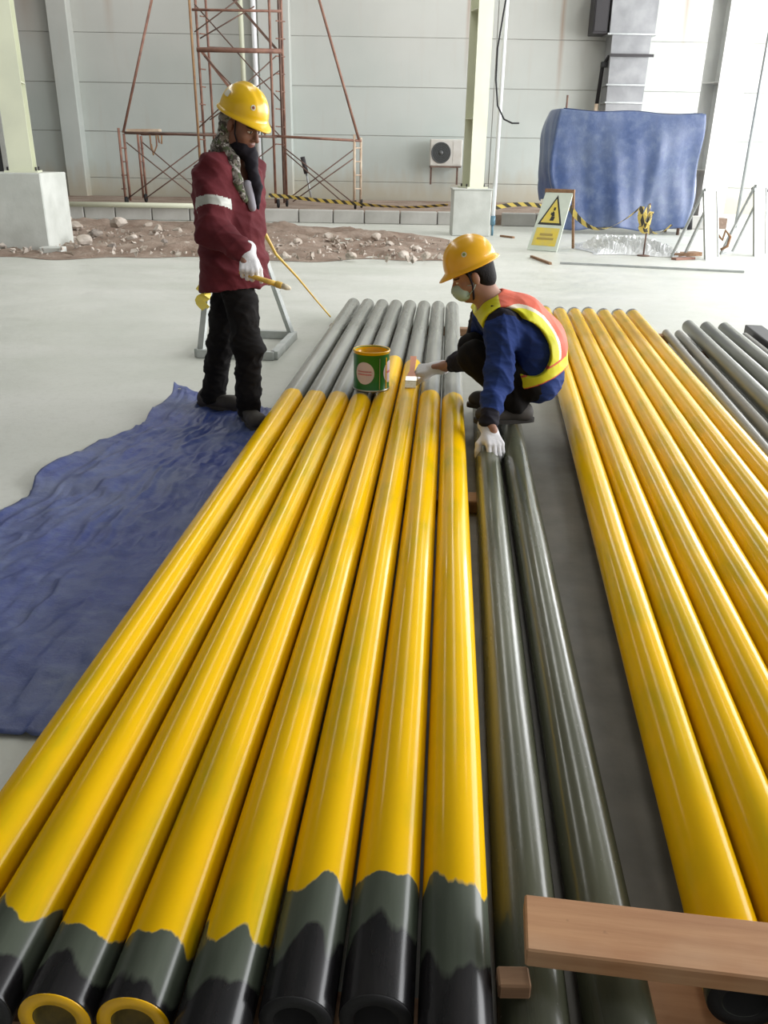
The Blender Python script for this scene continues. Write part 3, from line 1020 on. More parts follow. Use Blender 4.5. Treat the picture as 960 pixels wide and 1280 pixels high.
    MB().tube([(b.x, 12.55, 0), (b.x, 12.55, t.z)], .012, 8).build('pole', M['rust_tube_dark'], r)
    MB().lathe([(0, 0), (.09, 0), (.09, .015), (.02, .02), (0, .02)], 16, Matrix.Translation((b.x, 12.55, 0))).build('foot', M['rust_tube_dark'], r)
    put(ribbon('tape_bundle', [Vector((b.x - .01, 12.53, t.z - .02)), Vector((b.x - .06, 12.50, t.z - .14)), Vector((b.x - .10, 12.52, t.z - .32)), Vector((b.x - .02, 12.50, t.z - .36)), Vector((b.x + .03, 12.52, t.z - .12)), Vector((b.x - .03, 12.5, t.z - .28)), Vector((b.x + .06, 12.52, t.z - .40))], .07, (0, 0, 1), M['barrier_tape']), r)
    tag(r, 'thin pole with bunched barrier tape in front of the blue tarpaulin', 'pole')

    # ---- rocks
    def rock(px, py, s_, m='rock', lb=None, seed=0, dz=.02):
        rs = np.random.RandomState(seed)
        p = atz(px, py, dz)
        import bmesh
        bm = bmesh.new()
        bmesh.ops.create_icosphere(bm, subdivisions=2, radius=1)
        dirs = [Vector(rs.randn(3)).normalized() for _ in range(7)]
        for v in bm.verts:
            for d in dirs:
                q = v.co.dot(d)
                if q > .62: v.co -= d * (q - .62)
            v.co.x *= s_ * rs.uniform(.98, 1.02); v.co.y *= s_ * .8; v.co.z *= s_ * .62
        me = bpy.data.meshes.new('rock')
        bm.to_mesh(me); bm.free()
        me.materials.append(M[m])
        o = bpy.data.objects.new('rock', me)
        C.objects.link(o)
        o.location = (p.x, p.y, dz + s_ * .34)
        o.rotation_euler = (0, 0, rs.uniform(0, 6))
        return tag(o, lb or 'small pale broken rock lying on the brown dirt strip', 'rock', 'rocks on the dirt strip')
    k = 0
    for px, py, s_, m, lb in ((148, 284, .20, 'rock', 'largest pale rock on the dirt, left of the maroon jacket'), (96, 287, .16, 'rock', 'pale rock on the dirt near the left plinth'),
                              (106, 306, .15, 'rock', 'grey squarish rock at the front edge of the dirt'), (120, 295, .12, 'rock_dark', 'dark rock among the rubble near the left plinth'),
                              (542, 272, .30, 'rock_dark', 'grey tilted boulder at the kerb left of the middle plinth'), (198, 290, .13, 'rock', 'small pale rock right of the largest rock, below the left scaffold frame'), (84, 276, .12, 'rock', 'small rock at the back of the dirt close to the left plinth'), (186, 284, .11, 'rock', 'small rock just right of the largest pale rock'),
                              (165, 300, .10, 'rock', 'small rock in the middle of the dirt left of the maroon jacket'), (222, 292, .11, 'rock', 'small rock touching the outline of the maroon jacket'), (440, 322, .09, 'rock', 'small rock at the front edge of the dirt in mid picture'), (505, 322, .10, 'rock', 'pale rock at the front of the dirt left of the crouching helmet'), (520, 314, .10, 'rock', 'pale rock at the right end of the dirt behind the crouching worker'),
                              (372, 306, .10, 'rock', 'small rock on the dirt just right of the standing worker'), (410, 298, .11, 'rock', 'small rock near the kerb between the two workers'), (470, 300, .12, 'rock', 'larger pale rock on the dirt between the two workers'), (355, 322, .08, 'rock', 'small rock at the dirt front close behind the yellow line'), (488, 308, .09, 'rock', 'small rock in mid dirt left of the crouching worker'), (532, 322, .08, 'rock', 'last small rock at the right front tip of the dirt'),
                              (232, 308, .09, 'rock', 'small rock at the dirt front left of the maroon jacket'), (140, 310, .08, 'rock_dark', 'small dark rock at the dirt front beside the grey squarish rock'), (205, 305, .08, 'rock_dark', 'small dark rock in mid dirt left of the maroon jacket')):
        k += 1
        rock(px, py, s_, m, lb, k, .05 if k != 5 else .0)
    # rubble too small to count
    rs = np.random.RandomState(11)
    b = MB()
    for _ in range(900):
        u, v = rs.rand(), rs.rand()
        x = -8.5 + 9.6 * v; y = 11.1 + (4.6 - 1.8 * v) * u
        s_ = .02 + .045 * rs.rand() ** 2
        vs = [Vector((x, y, .06)) + Vector(rs.randn(3)).normalized() * s_ for _ in range(6)]
        b.add(vs, [(0, 1, 2), (0, 2, 3), (0, 3, 4), (0, 4, 1), (5, 2, 1), (5, 3, 2), (5, 4, 3), (5, 1, 4)])
    tag(b.build('rubble', M['rock']), 'small loose stones scattered over the dirt strip', 'rubble', kind='stuff')

    # ---- yellow warning A-board
    def quadpt(q, u, v): return q[0] * (1 - u) * (1 - v) + q[1] * u * (1 - v) + q[2] * u * v + q[3] * (1 - u) * v

    r = empty('warning_sign', (2.35, 13.05, 0))
    q = [Vector((2.10, 13.12, .01)), Vector((2.50, 12.86, .01)), Vector((2.72, 13.126, .84)), Vector((2.36, 13.36, .84))]
    nrm = (q[1] - q[0]).cross(q[3] - q[0]).normalized()
    MB().prism(q, -nrm, .02).build('board', M['sign_board'], r)
    def patch(name, uv, m, off, par=r):
        return MB().prism([quadpt(q, u, v) + nrm * off for u, v in uv], nrm, .003).build(name, M[m], par)
    tri = patch('warning_triangle', ((.08, .43), (.92, .43), (.5, .93)), 'sign_black', .0)
    patch('triangle_field', ((.17, .465), (.83, .465), (.5, .86)), 'sign_yellow', .004, tri)
    for uv in (((.46, .50), (.60, .50), (.62, .56), (.50, .57)), ((.50, .57), (.60, .57), (.56, .64), (.50, .66)), ((.44, .60), (.52, .58), (.53, .62), (.46, .64)), ((.50, .67), (.57, .67), (.57, .72), (.50, .72))):
        patch('pictogram', uv, 'sign_black', .008, tri)
    tx = patch('text_panel', ((.10, .08), (.90, .08), (.90, .38), (.10, .38)), 'sign_yellow', .0)
    for v0, u0, u1 in ((.25, .28, .72), (.18, .22, .78)):
        patch('text_line', ((u0, v0), (u1, v0), (u1, v0 + .035), (u0, v0 + .035)), 'sign_text', .004, tx)
    MB().bar(q[3] + Vector((-.01, .01, 0)), q[2] + Vector((.02, 0, 0)), .04, .05).build('top_rail', M['timber_old'], r)
    for a, b_ in ((q[2], Vector((2.86, 13.42, .012))), (q[3], Vector((2.48, 13.66, .012)))):
        MB().bar(a, b_, .035, .035).build('back_leg', M['timber_old'], r)
    tag(r, 'pale folding warning sign with yellow hazard triangle', 'sign')

    # ---- white folding boards at the right, seen edge-on
    def white_board(x, y, lb, h=.92):
        r = empty('folding_board', (x, y, 0))
        q = [Vector((x - .04, y - .10, .01)), Vector((x + .22, y + .13, .01)), Vector((x + .06, y + .17, h)), Vector((x - .20, y - .06, h))]
        nrm = (q[1] - q[0]).cross(q[3] - q[0]).normalized()
        MB().prism(q, -nrm, .025).build('board', M['board_white'], r)
        for a_, b_ in ((q[0], q[3]), (q[1], q[2]), (q[0], q[1])):
            MB().bar(a_ + nrm * .004, b_ + nrm * .004, .022, .012, nrm).build('edge_strip', M['galvanised'], r)
        lo = [Vector((x - .44, y + .16, .012)), Vector((x - .18, y + .39, .012))]
        for a, b_ in ((q[3], lo[0]), (q[2] + (q[3] - q[2]) * .15, lo[1])):
            MB().bar(a, b_, .035, .03).build('back_leg', M['galvanised'], r)
        MB().bar(lo[0], lo[1], .03, .03).build('foot_rail', M['galvanised'], r)
        MB().bar(q[3] + nrm * .01, q[2] + nrm * .01, .04, .04).build('hinge_rail', M['galvanised'], r)
        tag(r, lb, 'board', 'white folding boards')
    white_board(4.50, 12.22, 'white folding board on grey legs, left of the two at right')
    white_board(5.42, 12.80, 'white folding board cut by the right edge of the photo', .96)
    pts = [at(x - 9, y + 4, 12.4) for x, y in ((905, 288), (912, 296), (916, 284), (922, 292), (918, 304), (910, 308))]
    tag(MB().tube(pts, .02, 6).build('brown_rag', M['timber_old']), 'brown twisted rag on the legs of the right white board', 'rag')
    pts = [at(x, y, 13.0) for x, y in ((940, 236), (952, 237), (962, 238))]
    tag(MB().tube([pts[0], pts[1], pts[2]], .025, 8).build('clamp_bar', M['dark_metal']), 'dark clamp bar above the right white board', 'bar')

    # ---- hung blue tarpaulin over a rack
    rk = empty('covered_rack', (4.3, 16.6, 0))
    for sx in (3.10, 5.38):
        for sy in (16.25, 17.0):
            MB().tube([(sx, sy, 0), (sx, sy, 2.05 if (sx, sy) != (3.10, 16.25) else 2.30)], .03 if (sx, sy) != (3.10, 16.25) else .018, 8).build('rack_post', M['rust_tube_dark'], rk)
    for sy in (16.25, 17.0):
        MB().tube([(3.10, sy, 2.04), (5.38, sy, 2.0)], .03, 8).build('rack_rail', M['rust_tube_dark'], rk)
    tag(rk, 'rack of rusty tubes hidden under the hung blue tarpaulin', 'rack')
    a, b = 60, 150
    Pg = np.zeros((a, b, 3))
    path = [(3.0, 17.15), (2.98, 16.7), (3.02, 16.14), (3.6, 16.10), (4.2, 16.10), (4.8, 16.10), (5.48, 16.12), (5.52, 16.6), (5.50, 17.1)]
    pl_ = np.array(path)
    sl = np.concatenate([[0], np.cumsum(np.linalg.norm(np.diff(pl_, axis=0), axis=1))])
    for j in range(b):
        s_ = sl[-1] * j / (b - 1)
        x0 = np.interp(s_, sl, pl_[:, 0]); y0 = np.interp(s_, sl, pl_[:, 1])
        # outward direction
        cx_, cy_ = x0 - 4.25, (y0 - 16.62) * 2.2
        ln = math.hypot(cx_, cy_)
        ox, oy = (cx_ / ln, cy_ / ln)
        for i in range(a):
            v = i / (a - 1)            # 0 top .. 1 bottom
            zt = 2.08 - .02 * (x0 - 3.0) - .03 * math.sin((x0 - 3.0) / 2.5 * math.pi * 2) ** 2
            zb = .06 + .08 * math.sin(s_ * 2.3) ** 2 + (.45 if x0 < 3.08 else 0) * (1 if y0 > 16.3 else .4)
            fold = .06 * math.sin(s_ * 3.1 + 1.1 * v) + .035 * math.sin(s_ * 6.7 + 2.1 - 3 * v) + .016 * math.sin(s_ * 17 - 5 * v + 1) + .05 * math.exp(-((x0 - 4.75 + .1 * v) / .09) ** 2)
            fl = .03 + v * (1.0 - .15 * v) * fold * 1.3 + .12 * v * (1 - v) + .03 * math.sin(v * 9 + s_ * 2)
            Pg[i, j] = (x0 + ox * fl + (-.10 if x0 < 3.4 else 0) * math.sin(min(1, v * 1.3) * math.pi) + .05 * math.sin(v * 2.6) * (1 if x0 > 5.2 else 0), y0 + oy * fl, zt + (zb - zt) * v)
    tb = MB().grid(Pg)
    top = np.zeros((8, 40, 3))
    for i in range(8):
        for j in range(40):
            x0 = 3.03 + 2.44 * j / 39; y0 = 16.10 + 1.05 * i / 7
            zt = 2.08 - .02 * (x0 - 3.0) - .03 * math.sin((x0 - 3.0) / 2.5 * math.pi * 2) ** 2
            top[i, j] = (x0, y0, zt + .012 - .05 * math.sin(i / 7 * math.pi))
    tb.grid(top)
    tp = tb.build('tarpaulin', M['tarp_hung'])
    md = tp.modifiers.new('thickness', 'SOLIDIFY'); md.thickness = .003
    tag(tp, 'faded blue tarpaulin hung over a rack by the back wall', 'tarpaulin')

    # ---- crumpled clear plastic on the floor
    a, b = 40, 90
    rs = np.random.RandomState(21)
    hn = rs.rand(a, b); h2 = hn.copy()
    for _ in range(2):
        h2 = (h2 + np.roll(h2, 1, 0) + np.roll(h2, -1, 0) + np.roll(h2, 1, 1) + np.roll(h2, -1, 1)) / 5
    Pg = np.zeros((a, b, 3))
    for i in range(a):
        for j in range(b):
            u, v = i / (a - 1), j / (b - 1)
            ed = min(1, 6 * min(u, 1 - u, v, 1 - v))
            x = 2.97 + 1.35 * v + .06 * math.sin(u * 9); y = 12.55 + .25 * math.sin(v * 6) * .4 + 1.7 * u * (1 - .35 * v)
            Pg[i, j] = (x, y, .005 + ed * (.06 + .45 * abs(h2[i, j] - .5) + .06 * math.sin(v * 13 + u * 5) ** 2) * (.5 + .6 * math.sin(v * 3.1)))
    tag(MB().grid(Pg, smooth=False).build('plastic_sheet', M['plastic_sheet']), 'crumpled white plastic sheet on the floor before the blue tarpaulin', 'sheet')
    # stacked scrap and long sticks on the floor
    def stick(lb, p0, p1, w_, h_, m='timber_old', dz=0):
        a = atz(*p0, 0); b_ = atz(*p1, 0)
        z = Vector((0, 0, h_ / 2 + dz + .001))
        return tag(MB().bar(a + z, b_ + z, w_, h_).build('stick', M[m]), lb, 'stick', 'sticks on the floor')
    stick('long thin rod lying on the floor before the white boards', (700, 330), (930, 341), .03, .025, 'galvanised')
    stick('short bent stick on the floor below the warning sign', (664, 322), (688, 331), .035, .03, 'timber_old')
    stick('brown board offcut beside the left white folding board', (838, 321), (872, 319), .16, .05, 'timber_old')
    stick('reddish board scrap on the plastic sheet edge', (842, 325), (866, 324), .10, .03, 'rust_tube')
    stick('thin stick on the concrete right of the middle plinth', (626, 296), (642, 298), .05, .03, 'timber_old')


background()


# ================================================================== STAND, CAN
def stand_and_can():
    r = empty('metal_stand', (-1.0, 5.95, 0))
    A, B_, Cc, D = Vector((-1.30, 5.66, .03)), Vector((-.77, 5.62, .03)), Vector((-.71, 6.33, .03)), Vector((-1.22, 6.36, .03))
    for a, b in ((A, B_), (B_, Cc), (Cc, D), (D, A)):
        d = (b - a).normalized() * .0
        MB().bar(a - d, b + d, .05, .055).build('base_rail', M['stand_grey'], r)
    tA, tB = Vector((-1.17, 5.98, .98)), Vector((-.98, 5.98, .98))
    for a, b, nm in ((A + Vector((.02, .02, .02)), tA + Vector((0, -.03, 0)), 'leg'), (D + Vector((0, -.02, .02)), tA + Vector((0, .03, 0)), 'leg'),
                     (B_ + Vector((-.02, .02, .02)), tB + Vector((0, -.03, 0)), 'leg'), (Cc + Vector((-.02, -.02, .02)), tB + Vector((0, .03, 0)), 'leg')):
        if nm == 'leg' and (a - B_).length < .1: continue
        MB().bar(a, b, .045, .03).build('leg', M['stand_grey'], r)
    MB().bar(tA + Vector((-.04, 0, 0)), tB + Vector((.04, 0, 0)), .05, .09).build('top_rail', M['stand_grey'], r)
    e = A.lerp(tA, .36)
    wrap = ribbon('tape_knot', [e + Vector((-.03, -.03, .10)), e + Vector((.03, -.035, .04)), e + Vector((-.03, -.035, .0)), e + Vector((.02, -.035, -.06))], .06, (0, 0, 1), M['sign_yellow'])
    put(wrap, r)
    tag(r, 'grey steel folding stand on the floor behind the standing worker', 'stand')
    # yellow line from the stand to the floor by the pipes
    pts = [tB + Vector((.05, -.05, -.02)), at(330, 290, 5.9), at(345, 318, 5.95), at(372, 347, 6.1), at(395, 375, 6.3), at(413, 396, 6.5)]
    o = MB().tube(pts, [.014, .014, .010, .008, .006, .006], 6).build('yellow_line', M['brush_handle_yellow'])
    tag(o, 'thin yellow line running from the grey stand to the floor', 'rope')

    # paint can
    c = Vector((-.078, 4.285, .171))
    R_, Hc = .094, .205
    r = empty('paint_can', c)
    Mx = Matrix.Translation(c)
    MB().lathe([(0, .004), (R_ - .003, .004), (R_ - .001, .0), (R_ + .002, .003), (R_, .008), (R_, Hc - .008), (R_ + .002, Hc - .004), (R_ + .002, Hc), (R_ - .006, Hc), (R_ - .006, .02), (0, .02)], 40, Mx).build('can_body', [M['can_green']], r)
    MB().lathe([(R_ + .001, .0), (R_ + .004, .003), (R_ + .001, .009)], 40, Mx).build('bottom_hoop', M['tin'], r)
    MB().lathe([(R_ + .0005, Hc - .014), (R_ + .0025, Hc - .006), (R_ + .003, Hc - .002), (R_ + .002, Hc + .0015), (R_ - .004, Hc + .0015), (R_ - .0065, Hc - .012)], 40, Mx).build('painted_rim', M['paint_yellow'], r)
    MB().lathe([(0, Hc - .045), (R_ - .008, Hc - .045), (R_ - .0075, Hc - .004)], 40, Mx).build('paint', M['paint_yellow'], r)

    def on_can(u, z, off=.0012):   # u: angle from the camera-facing side
        a = -math.pi / 2 + u
        return c + Vector((math.cos(a) * (R_ + off), math.sin(a) * (R_ + off), z))

    def disc(name, u0, z0, ru, rz, m, off, par, tilt=0.0):
        vs = [on_can(u0, z0, off)]
        n = 28
        for ring in (.5, 1.0):
            for k in range(n):
                t = 2 * math.pi * k / n
                vs.append(on_can(u0 + math.cos(t) * ru / R_ * ring, z0 + math.sin(t) * rz * ring, off))
        fs = [(0, 1 + k, 1 + (k + 1) % n) for k in range(n)] + [(1 + k, 1 + n + k, 1 + n + (k + 1) % n, 1 + (k + 1) % n) for k in range(n)]
        return MB().add(vs, fs, True).build(name, M[m], par)
    lb = disc('round_label', -.38, .098, .052, .058, 'can_label', .0012, r)
    lb2 = disc('round_label', 1.28, .098, .052, .058, 'can_label', .0012, r)

    def strip(name, u0, u1, z0, z1, m, off, par):
        vs, n = [], 10
        for k in range(n + 1):
            u = u0 + (u1 - u0) * k / n
            vs += [on_can(u, z0, off), on_can(u, z1, off)]
        return MB().add(vs, [(2 * k, 2 * k + 2, 2 * k + 3, 2 * k + 1) for k in range(n)], True).build(name, M[m], par)
    rs = random.Random(4)
    for z in (.103, .088):
        u = -.38 - .40
        while u < -.38 + .38:
            wd = rs.uniform(.035, .06)
            strip('lettering', u, u + wd, z, z + .007, 'can_text', .002, lb)
            u += wd + .018
    strip('lettering', 1.28 - .3, 1.28 + .3, .092, .104, 'can_text', .002, lb2)
    strip('side_seam', .46, .50, .012, Hc - .03, 'tin', .0015, r)
    strip('side_seam', .90, 1.0, .012, Hc - .03, 'paint_yellow', .0015, r)
    tag(r, 'green paint can with yellow paint and round white label on the pipes', 'paint can')


stand_and_can()


# ================================================================== SMOOTH BODIES (distance-field surfaces)
class SDF:
    def __init__(s, lo, hi, res):
        s.lo, s.res = np.array(lo, float), res
        n = np.ceil((np.array(hi) - s.lo) / res).astype(int) + 1
        s.ax = [s.lo[k] + res * np.arange(n[k]) for k in range(3)]
        s.v = np.full(n, 1.0, np.float32)

    def _sub(s, lo, hi):
        sl = []
        for k in range(3):
            a = int(max(0, math.floor((lo[k] - s.lo[k]) / s.res)))
            b = int(min(len(s.ax[k]), math.ceil((hi[k] - s.lo[k]) / s.res) + 1))
            if b <= a: return None, None
            sl.append(slice(a, b))
        g = np.meshgrid(s.ax[0][sl[0]], s.ax[1][sl[1]], s.ax[2][sl[2]], indexing='ij')
        return tuple(sl), g

    def _put(s, sl, d, k, op):
        a = s.v[sl]
        d = d.astype(np.float32)
        if op == 'u':
            h = np.maximum(k - np.abs(a - d), 0) / max(k, 1e-6)
            s.v[sl] = np.minimum(a, d) - h * h * k * .25
        else:
            d = -d
            h = np.maximum(k - np.abs(a - d), 0) / max(k, 1e-6)
            s.v[sl] = np.maximum(a, d) + h * h * k * .25

    def cone(s, a, b, ra, rb, k=.02, op='u', sq=None):
        """tapered capsule; sq=(direction, factor>1 widens along it)"""
        a, b = np.array(a, float), np.array(b, float)
        m = max(ra, rb) * (sq[1] if sq else 1) + k + .03
        sl, g = s._sub(np.minimum(a, b) - m, np.maximum(a, b) + m)
        if sl is None: return s
        p = [g[i] - a[i] for i in range(3)]
        ba = b - a
        if sq:
            w_ = np.array(sq[0], float); w_ /= np.linalg.norm(w_)
            q = (1 - 1 / sq[1])
            dt = p[0] * w_[0] + p[1] * w_[1] + p[2] * w_[2]
            p = [p[i] - q * dt * w_[i] for i in range(3)]
            ba = ba - q * (ba @ w_) * w_
        L = max(ba @ ba, 1e-9)
        h = np.clip((p[0] * ba[0] + p[1] * ba[1] + p[2] * ba[2]) / L, 0, 1)
        d = np.sqrt((p[0] - h * ba[0]) ** 2 + (p[1] - h * ba[1]) ** 2 + (p[2] - h * ba[2]) ** 2) - (ra + h * (rb - ra))
        s._put(sl, d, k, op)
        return s

    def ell(s, c, r, ax=None, k=.02, op='u'):
        c = np.array(c, float)
        A = np.array(ax, float) if ax is not None else np.eye(3)
        m = max(r) + k + .03
        sl, g = s._sub(c - m, c + m)
        if sl is None: return s
        p = [g[i] - c[i] for i in range(3)]
        q = [(p[0] * A[j, 0] + p[1] * A[j, 1] + p[2] * A[j, 2]) for j in range(3)]
        k0 = np.sqrt(sum((q[j] / r[j]) ** 2 for j in range(3)))
        k1 = np.sqrt(sum((q[j] / r[j] ** 2) ** 2 for j in range(3))) + 1e-6
        s._put(sl, k0 * (k0 - 1) / k1, k, op)
        return s

    def rbox(s, c, half, ax=None, r=.01, k=.01, op='u'):
        c = np.array(c, float)
        A = np.array(ax, float) if ax is not None else np.eye(3)
        m = float(np.linalg.norm(half)) + k + .03
        sl, g = s._sub(c - m, c + m)
        if sl is None: return s
        p = [g[i] - c[i] for i in range(3)]
        q = [np.abs(p[0] * A[j, 0] + p[1] * A[j, 1] + p[2] * A[j, 2]) - (half[j] - r) for j in range(3)]
        d = np.sqrt(sum(np.maximum(x, 0) ** 2 for x in q)) + np.minimum(np.maximum(q[0], np.maximum(q[1], q[2])), 0) - r
        s._put(sl, d, k, op)
        return s

    def cut(s, p0, n):
        """remove everything on the side n points to"""
        n = np.array(n, float); n /= np.linalg.norm(n)
        d = (s.ax[0] - p0[0])[:, None, None] * n[0] + (s.ax[1] - p0[1])[None, :, None] * n[1] + (s.ax[2] - p0[2])[None, None, :] * n[2]
        s.v = np.maximum(s.v, d.astype(np.float32))
        return s

    def mesh(s, relax=2):
        v = s.v
        ins = v < 0
        nx, ny, nz = v.shape
        cnt = np.zeros((nx - 1, ny - 1, nz - 1), np.int8)
        for dx in (0, 1):
            for dy in (0, 1):
                for dz in (0, 1):
                    cnt += ins[dx:nx - 1 + dx, dy:ny - 1 + dy, dz:nz - 1 + dz]
        I = np.argwhere((cnt > 0) & (cnt < 8))
        idx = np.full(cnt.shape, -1, np.int32)
        idx[I[:, 0], I[:, 1], I[:, 2]] = np.arange(len(I))
        acc = np.zeros((len(I), 3)); num = np.zeros(len(I))
        cs = [(x, y, z) for x in (0, 1) for y in (0, 1) for z in (0, 1)]
        for a in range(8):
            for b in range(a + 1, 8):
                A, B = np.array(cs[a]), np.array(cs[b])
                if np.abs(A - B).sum() != 1: continue
                va = v[I[:, 0] + A[0], I[:, 1] + A[1], I[:, 2] + A[2]].astype(float)
                vb = v[I[:, 0] + B[0], I[:, 1] + B[1], I[:, 2] + B[2]].astype(float)
                x = (va < 0) != (vb < 0)
                t = np.where(x, va / np.where(x, va - vb, 1), 0)
                acc += np.where(x[:, None], A + (B - A) * t[:, None], 0)
                num += x
        V = s.lo + (I + acc / num[:, None]) * s.res
        F = []
        for k in range(3):
            u, w_ = (k + 1) % 3, (k + 2) % 3
            sa = [slice(None)] * 3; sb = [slice(None)] * 3
            sa[k] = slice(0, -1); sb[k] = slice(1, None)
            e = ins[tuple(sa)] != ins[tuple(sb)]
            E = np.argwhere(e)
            E = E[(E[:, u] > 0) & (E[:, w_] > 0) & (E[:, u] < v.shape[u] - 1) & (E[:, w_] < v.shape[w_] - 1)]
            q = []
            for du, dw in ((1, 1), (0, 1), (0, 0), (1, 0)):
                c = E.copy(); c[:, u] -= du; c[:, w_] -= dw
                q.append(idx[c[:, 0], c[:, 1], c[:, 2]])
            Q = np.stack(q, 1)
            fl = ~ins[E[:, 0], E[:, 1], E[:, 2]]
            Q[fl] = Q[fl][:, ::-1]
            F.append(Q)
        F = np.concatenate(F)
        F = F[(F >= 0).all(1)]
        for _ in range(relax):
            sm = np.zeros_like(V); n = np.zeros(len(V))
            for a in range(4):
                b = (a + 1) % 4
                np.add.at(sm, F[:, a], V[F[:, b]]); np.add.at(n, F[:, a], 1)
                np.add.at(sm, F[:, b], V[F[:, a]]); np.add.at(n, F[:, b], 1)
            V = V * .5 + .5 * sm / np.maximum(n, 1)[:, None]
        return V, F


def vnormals(V, F):
    fn = np.cross(V[F[:, 2]] - V[F[:, 0]], V[F[:, 3]] - V[F[:, 1]])
    N = np.zeros_like(V)
    for a in range(4): np.add.at(N, F[:, a], fn)
    return N / (np.linalg.norm(N, axis=1)[:, None] + 1e-12)


def folds(V, F, amp, freq, seed, dirs=None):
    """cloth creases pushed along the normals"""
    rs = np.random.RandomState(seed)
    N = vnormals(V, F)
    d = np.zeros(len(V))
    w0 = np.sin(V @ (rs.randn(3) * freq * .35) + rs.rand() * 6) * 1.2
    for k in range(5):
        dr = rs.randn(3)
        if dirs is not None: dr = dr * .45 + np.array(dirs) * (1 if k % 2 else 1.2)
        dr /= np.linalg.norm(dr)
        x = V @ dr * freq * (.7 + .28 * k) + rs.rand() * 6 + w0
        d += (1 - np.abs(np.sin(x))) ** 1.5 / (1 + .35 * k)
    return V + N * ((d - d.mean()) * amp)[:, None]


def sdf_obj(name, VF, mats, parent, fmat=None):
    V, F = VF
    me = bpy.data.meshes.new(name)
    me.vertices.add(len(V)); me.vertices.foreach_set('co', V.astype(np.float32).ravel())
    me.loops.add(len(F) * 4); me.loops.foreach_set('vertex_index', F.astype(np.int32).ravel())
    me.polygons.add(len(F)); me.polygons.foreach_set('loop_start', np.arange(0, len(F) * 4, 4, dtype=np.int32))
    try: me.polygons.foreach_set('loop_total', np.full(len(F), 4, np.int32))
    except Exception: pass
    if not isinstance(mats, (list, tuple)): mats = [mats]
    for m in mats: me.materials.append(m)
    if fmat is not None:
        c = (V[F[:, 0]] + V[F[:, 1]] + V[F[:, 2]] + V[F[:, 3]]) / 4
        me.polygons.foreach_set('material_index', fmat(c).astype(np.int32))
    me.update(calc_edges=True)
    me.polygons.foreach_set('use_smooth', np.ones(len(F), bool))
    me.validate()
    o = bpy.data.objects.new(name, me)
    C.objects.link(o)
    put(o, parent)
    return o


def A3(v): return np.array(v, float)


def unit(v):
    v = A3(v)
    return v / np.linalg.norm(v)


class Frame:
    """local axes: x right, y forward, z up"""
    def __init__(s, c, fwd, up=(0, 0, 1)):
        s.c = A3(c); s.y = unit(fwd)
        s.x = unit(np.cross(s.y, A3(up))); s.z = np.cross(s.x, s.y)
        s.ax = np.array([s.x, s.y, s.z])
        s.k = .94

    def __call__(s, x, y, z): return s.c + (s.x * x + s.y * y + s.z * z) * s.k

    def loc(s, P): return (P - s.c) @ s.ax.T / s.k

    def mat(s):
        return Matrix(((s.x[0], s.y[0], s.z[0], s.c[0]), (s.x[1], s.y[1], s.z[1], s.c[1]), (s.x[2], s.y[2], s.z[2], s.c[2]), (0, 0, 0, 1)))


def add_head(S, h):
    S.ell(h(0, -.012, .035), A3((.075, .095, .082)) * h.k, h.ax, .01)
    S.ell(h(0, .022, -.030), A3((.062, .072, .085)) * h.k, h.ax, .03)
    S.ell(h(0, .058, -.088), A3((.030, .028, .024)) * h.k, h.ax, .03)
    for sx in (-1, 1):
        S.ell(h(sx * .040, .055, -.030), A3((.022, .022, .022)) * h.k, h.ax, .02)
        S.ell(h(sx * .079, -.008, -.005), A3((.010, .019, .031)) * h.k, h.ax, .006)
        S.ell(h(sx * .074, -.002, -.005), A3((.008, .010, .018)) * h.k, h.ax, .005, 's')
    S.ell(h(0, .082, .022), A3((.048, .013, .011)) * h.k, h.ax, .015)
    for sx in (-1, 1):
        S.ell(h(sx * .031, .104, .003), A3((.018, .018, .012)) * h.k, h.ax, .008, 's')
        S.ell(h(sx * .031, .080, .003), A3((.0125, .0125, .0115)) * h.k, h.ax, .002)
    S.cone(h(0, .090, .012), h(0, .114, -.028), .008, .012, .010)
    for sx in (-1, 1): S.ell(h(sx * .013, .100, -.034), A3((.009, .010, .008)) * h.k, h.ax, .006)
    S.ell(h(0, .090, -.056), A3((.024, .011, .006)) * h.k, h.ax, .006)
    S.ell(h(0, .088, -.067), A3((.020, .011, .007)) * h.k, h.ax, .006)
    S.rbox(h(0, .104, -.0615), (.022, .008, .0012), h.ax, .001, .003, 's')
    S.cone(h(0, -.018, -.06), h(0, -.035, -.17), .054, .060, .03)


def head_mats(h):
    """0 skin, 1 lips, 2 brow, 3 eye white, 4 iris/dark"""
    def f(c):
        q = h.loc(c)
        m = np.zeros(len(c), int)
        fr = q[:, 1] > .06
        m[fr & (np.abs(q[:, 0]) < .023) & (q[:, 2] < -.051) & (q[:, 2] > -.074) & (q[:, 1] > .085)] = 1
        m[fr & (np.abs(np.abs(q[:, 0]) - .031) < .019) & (q[:, 2] > .019) & (q[:, 2] < .027)] = 2
        for sx in (-1, 1):
            e = (((q[:, 0] - sx * .031) / .0125) ** 2 + ((q[:, 2] - .003) / .006) ** 2 < 1) & fr
            m[e] = 3
            m[e & (np.abs(q[:, 0] - sx * .031) < .0055)] = 4
        return m
    return f


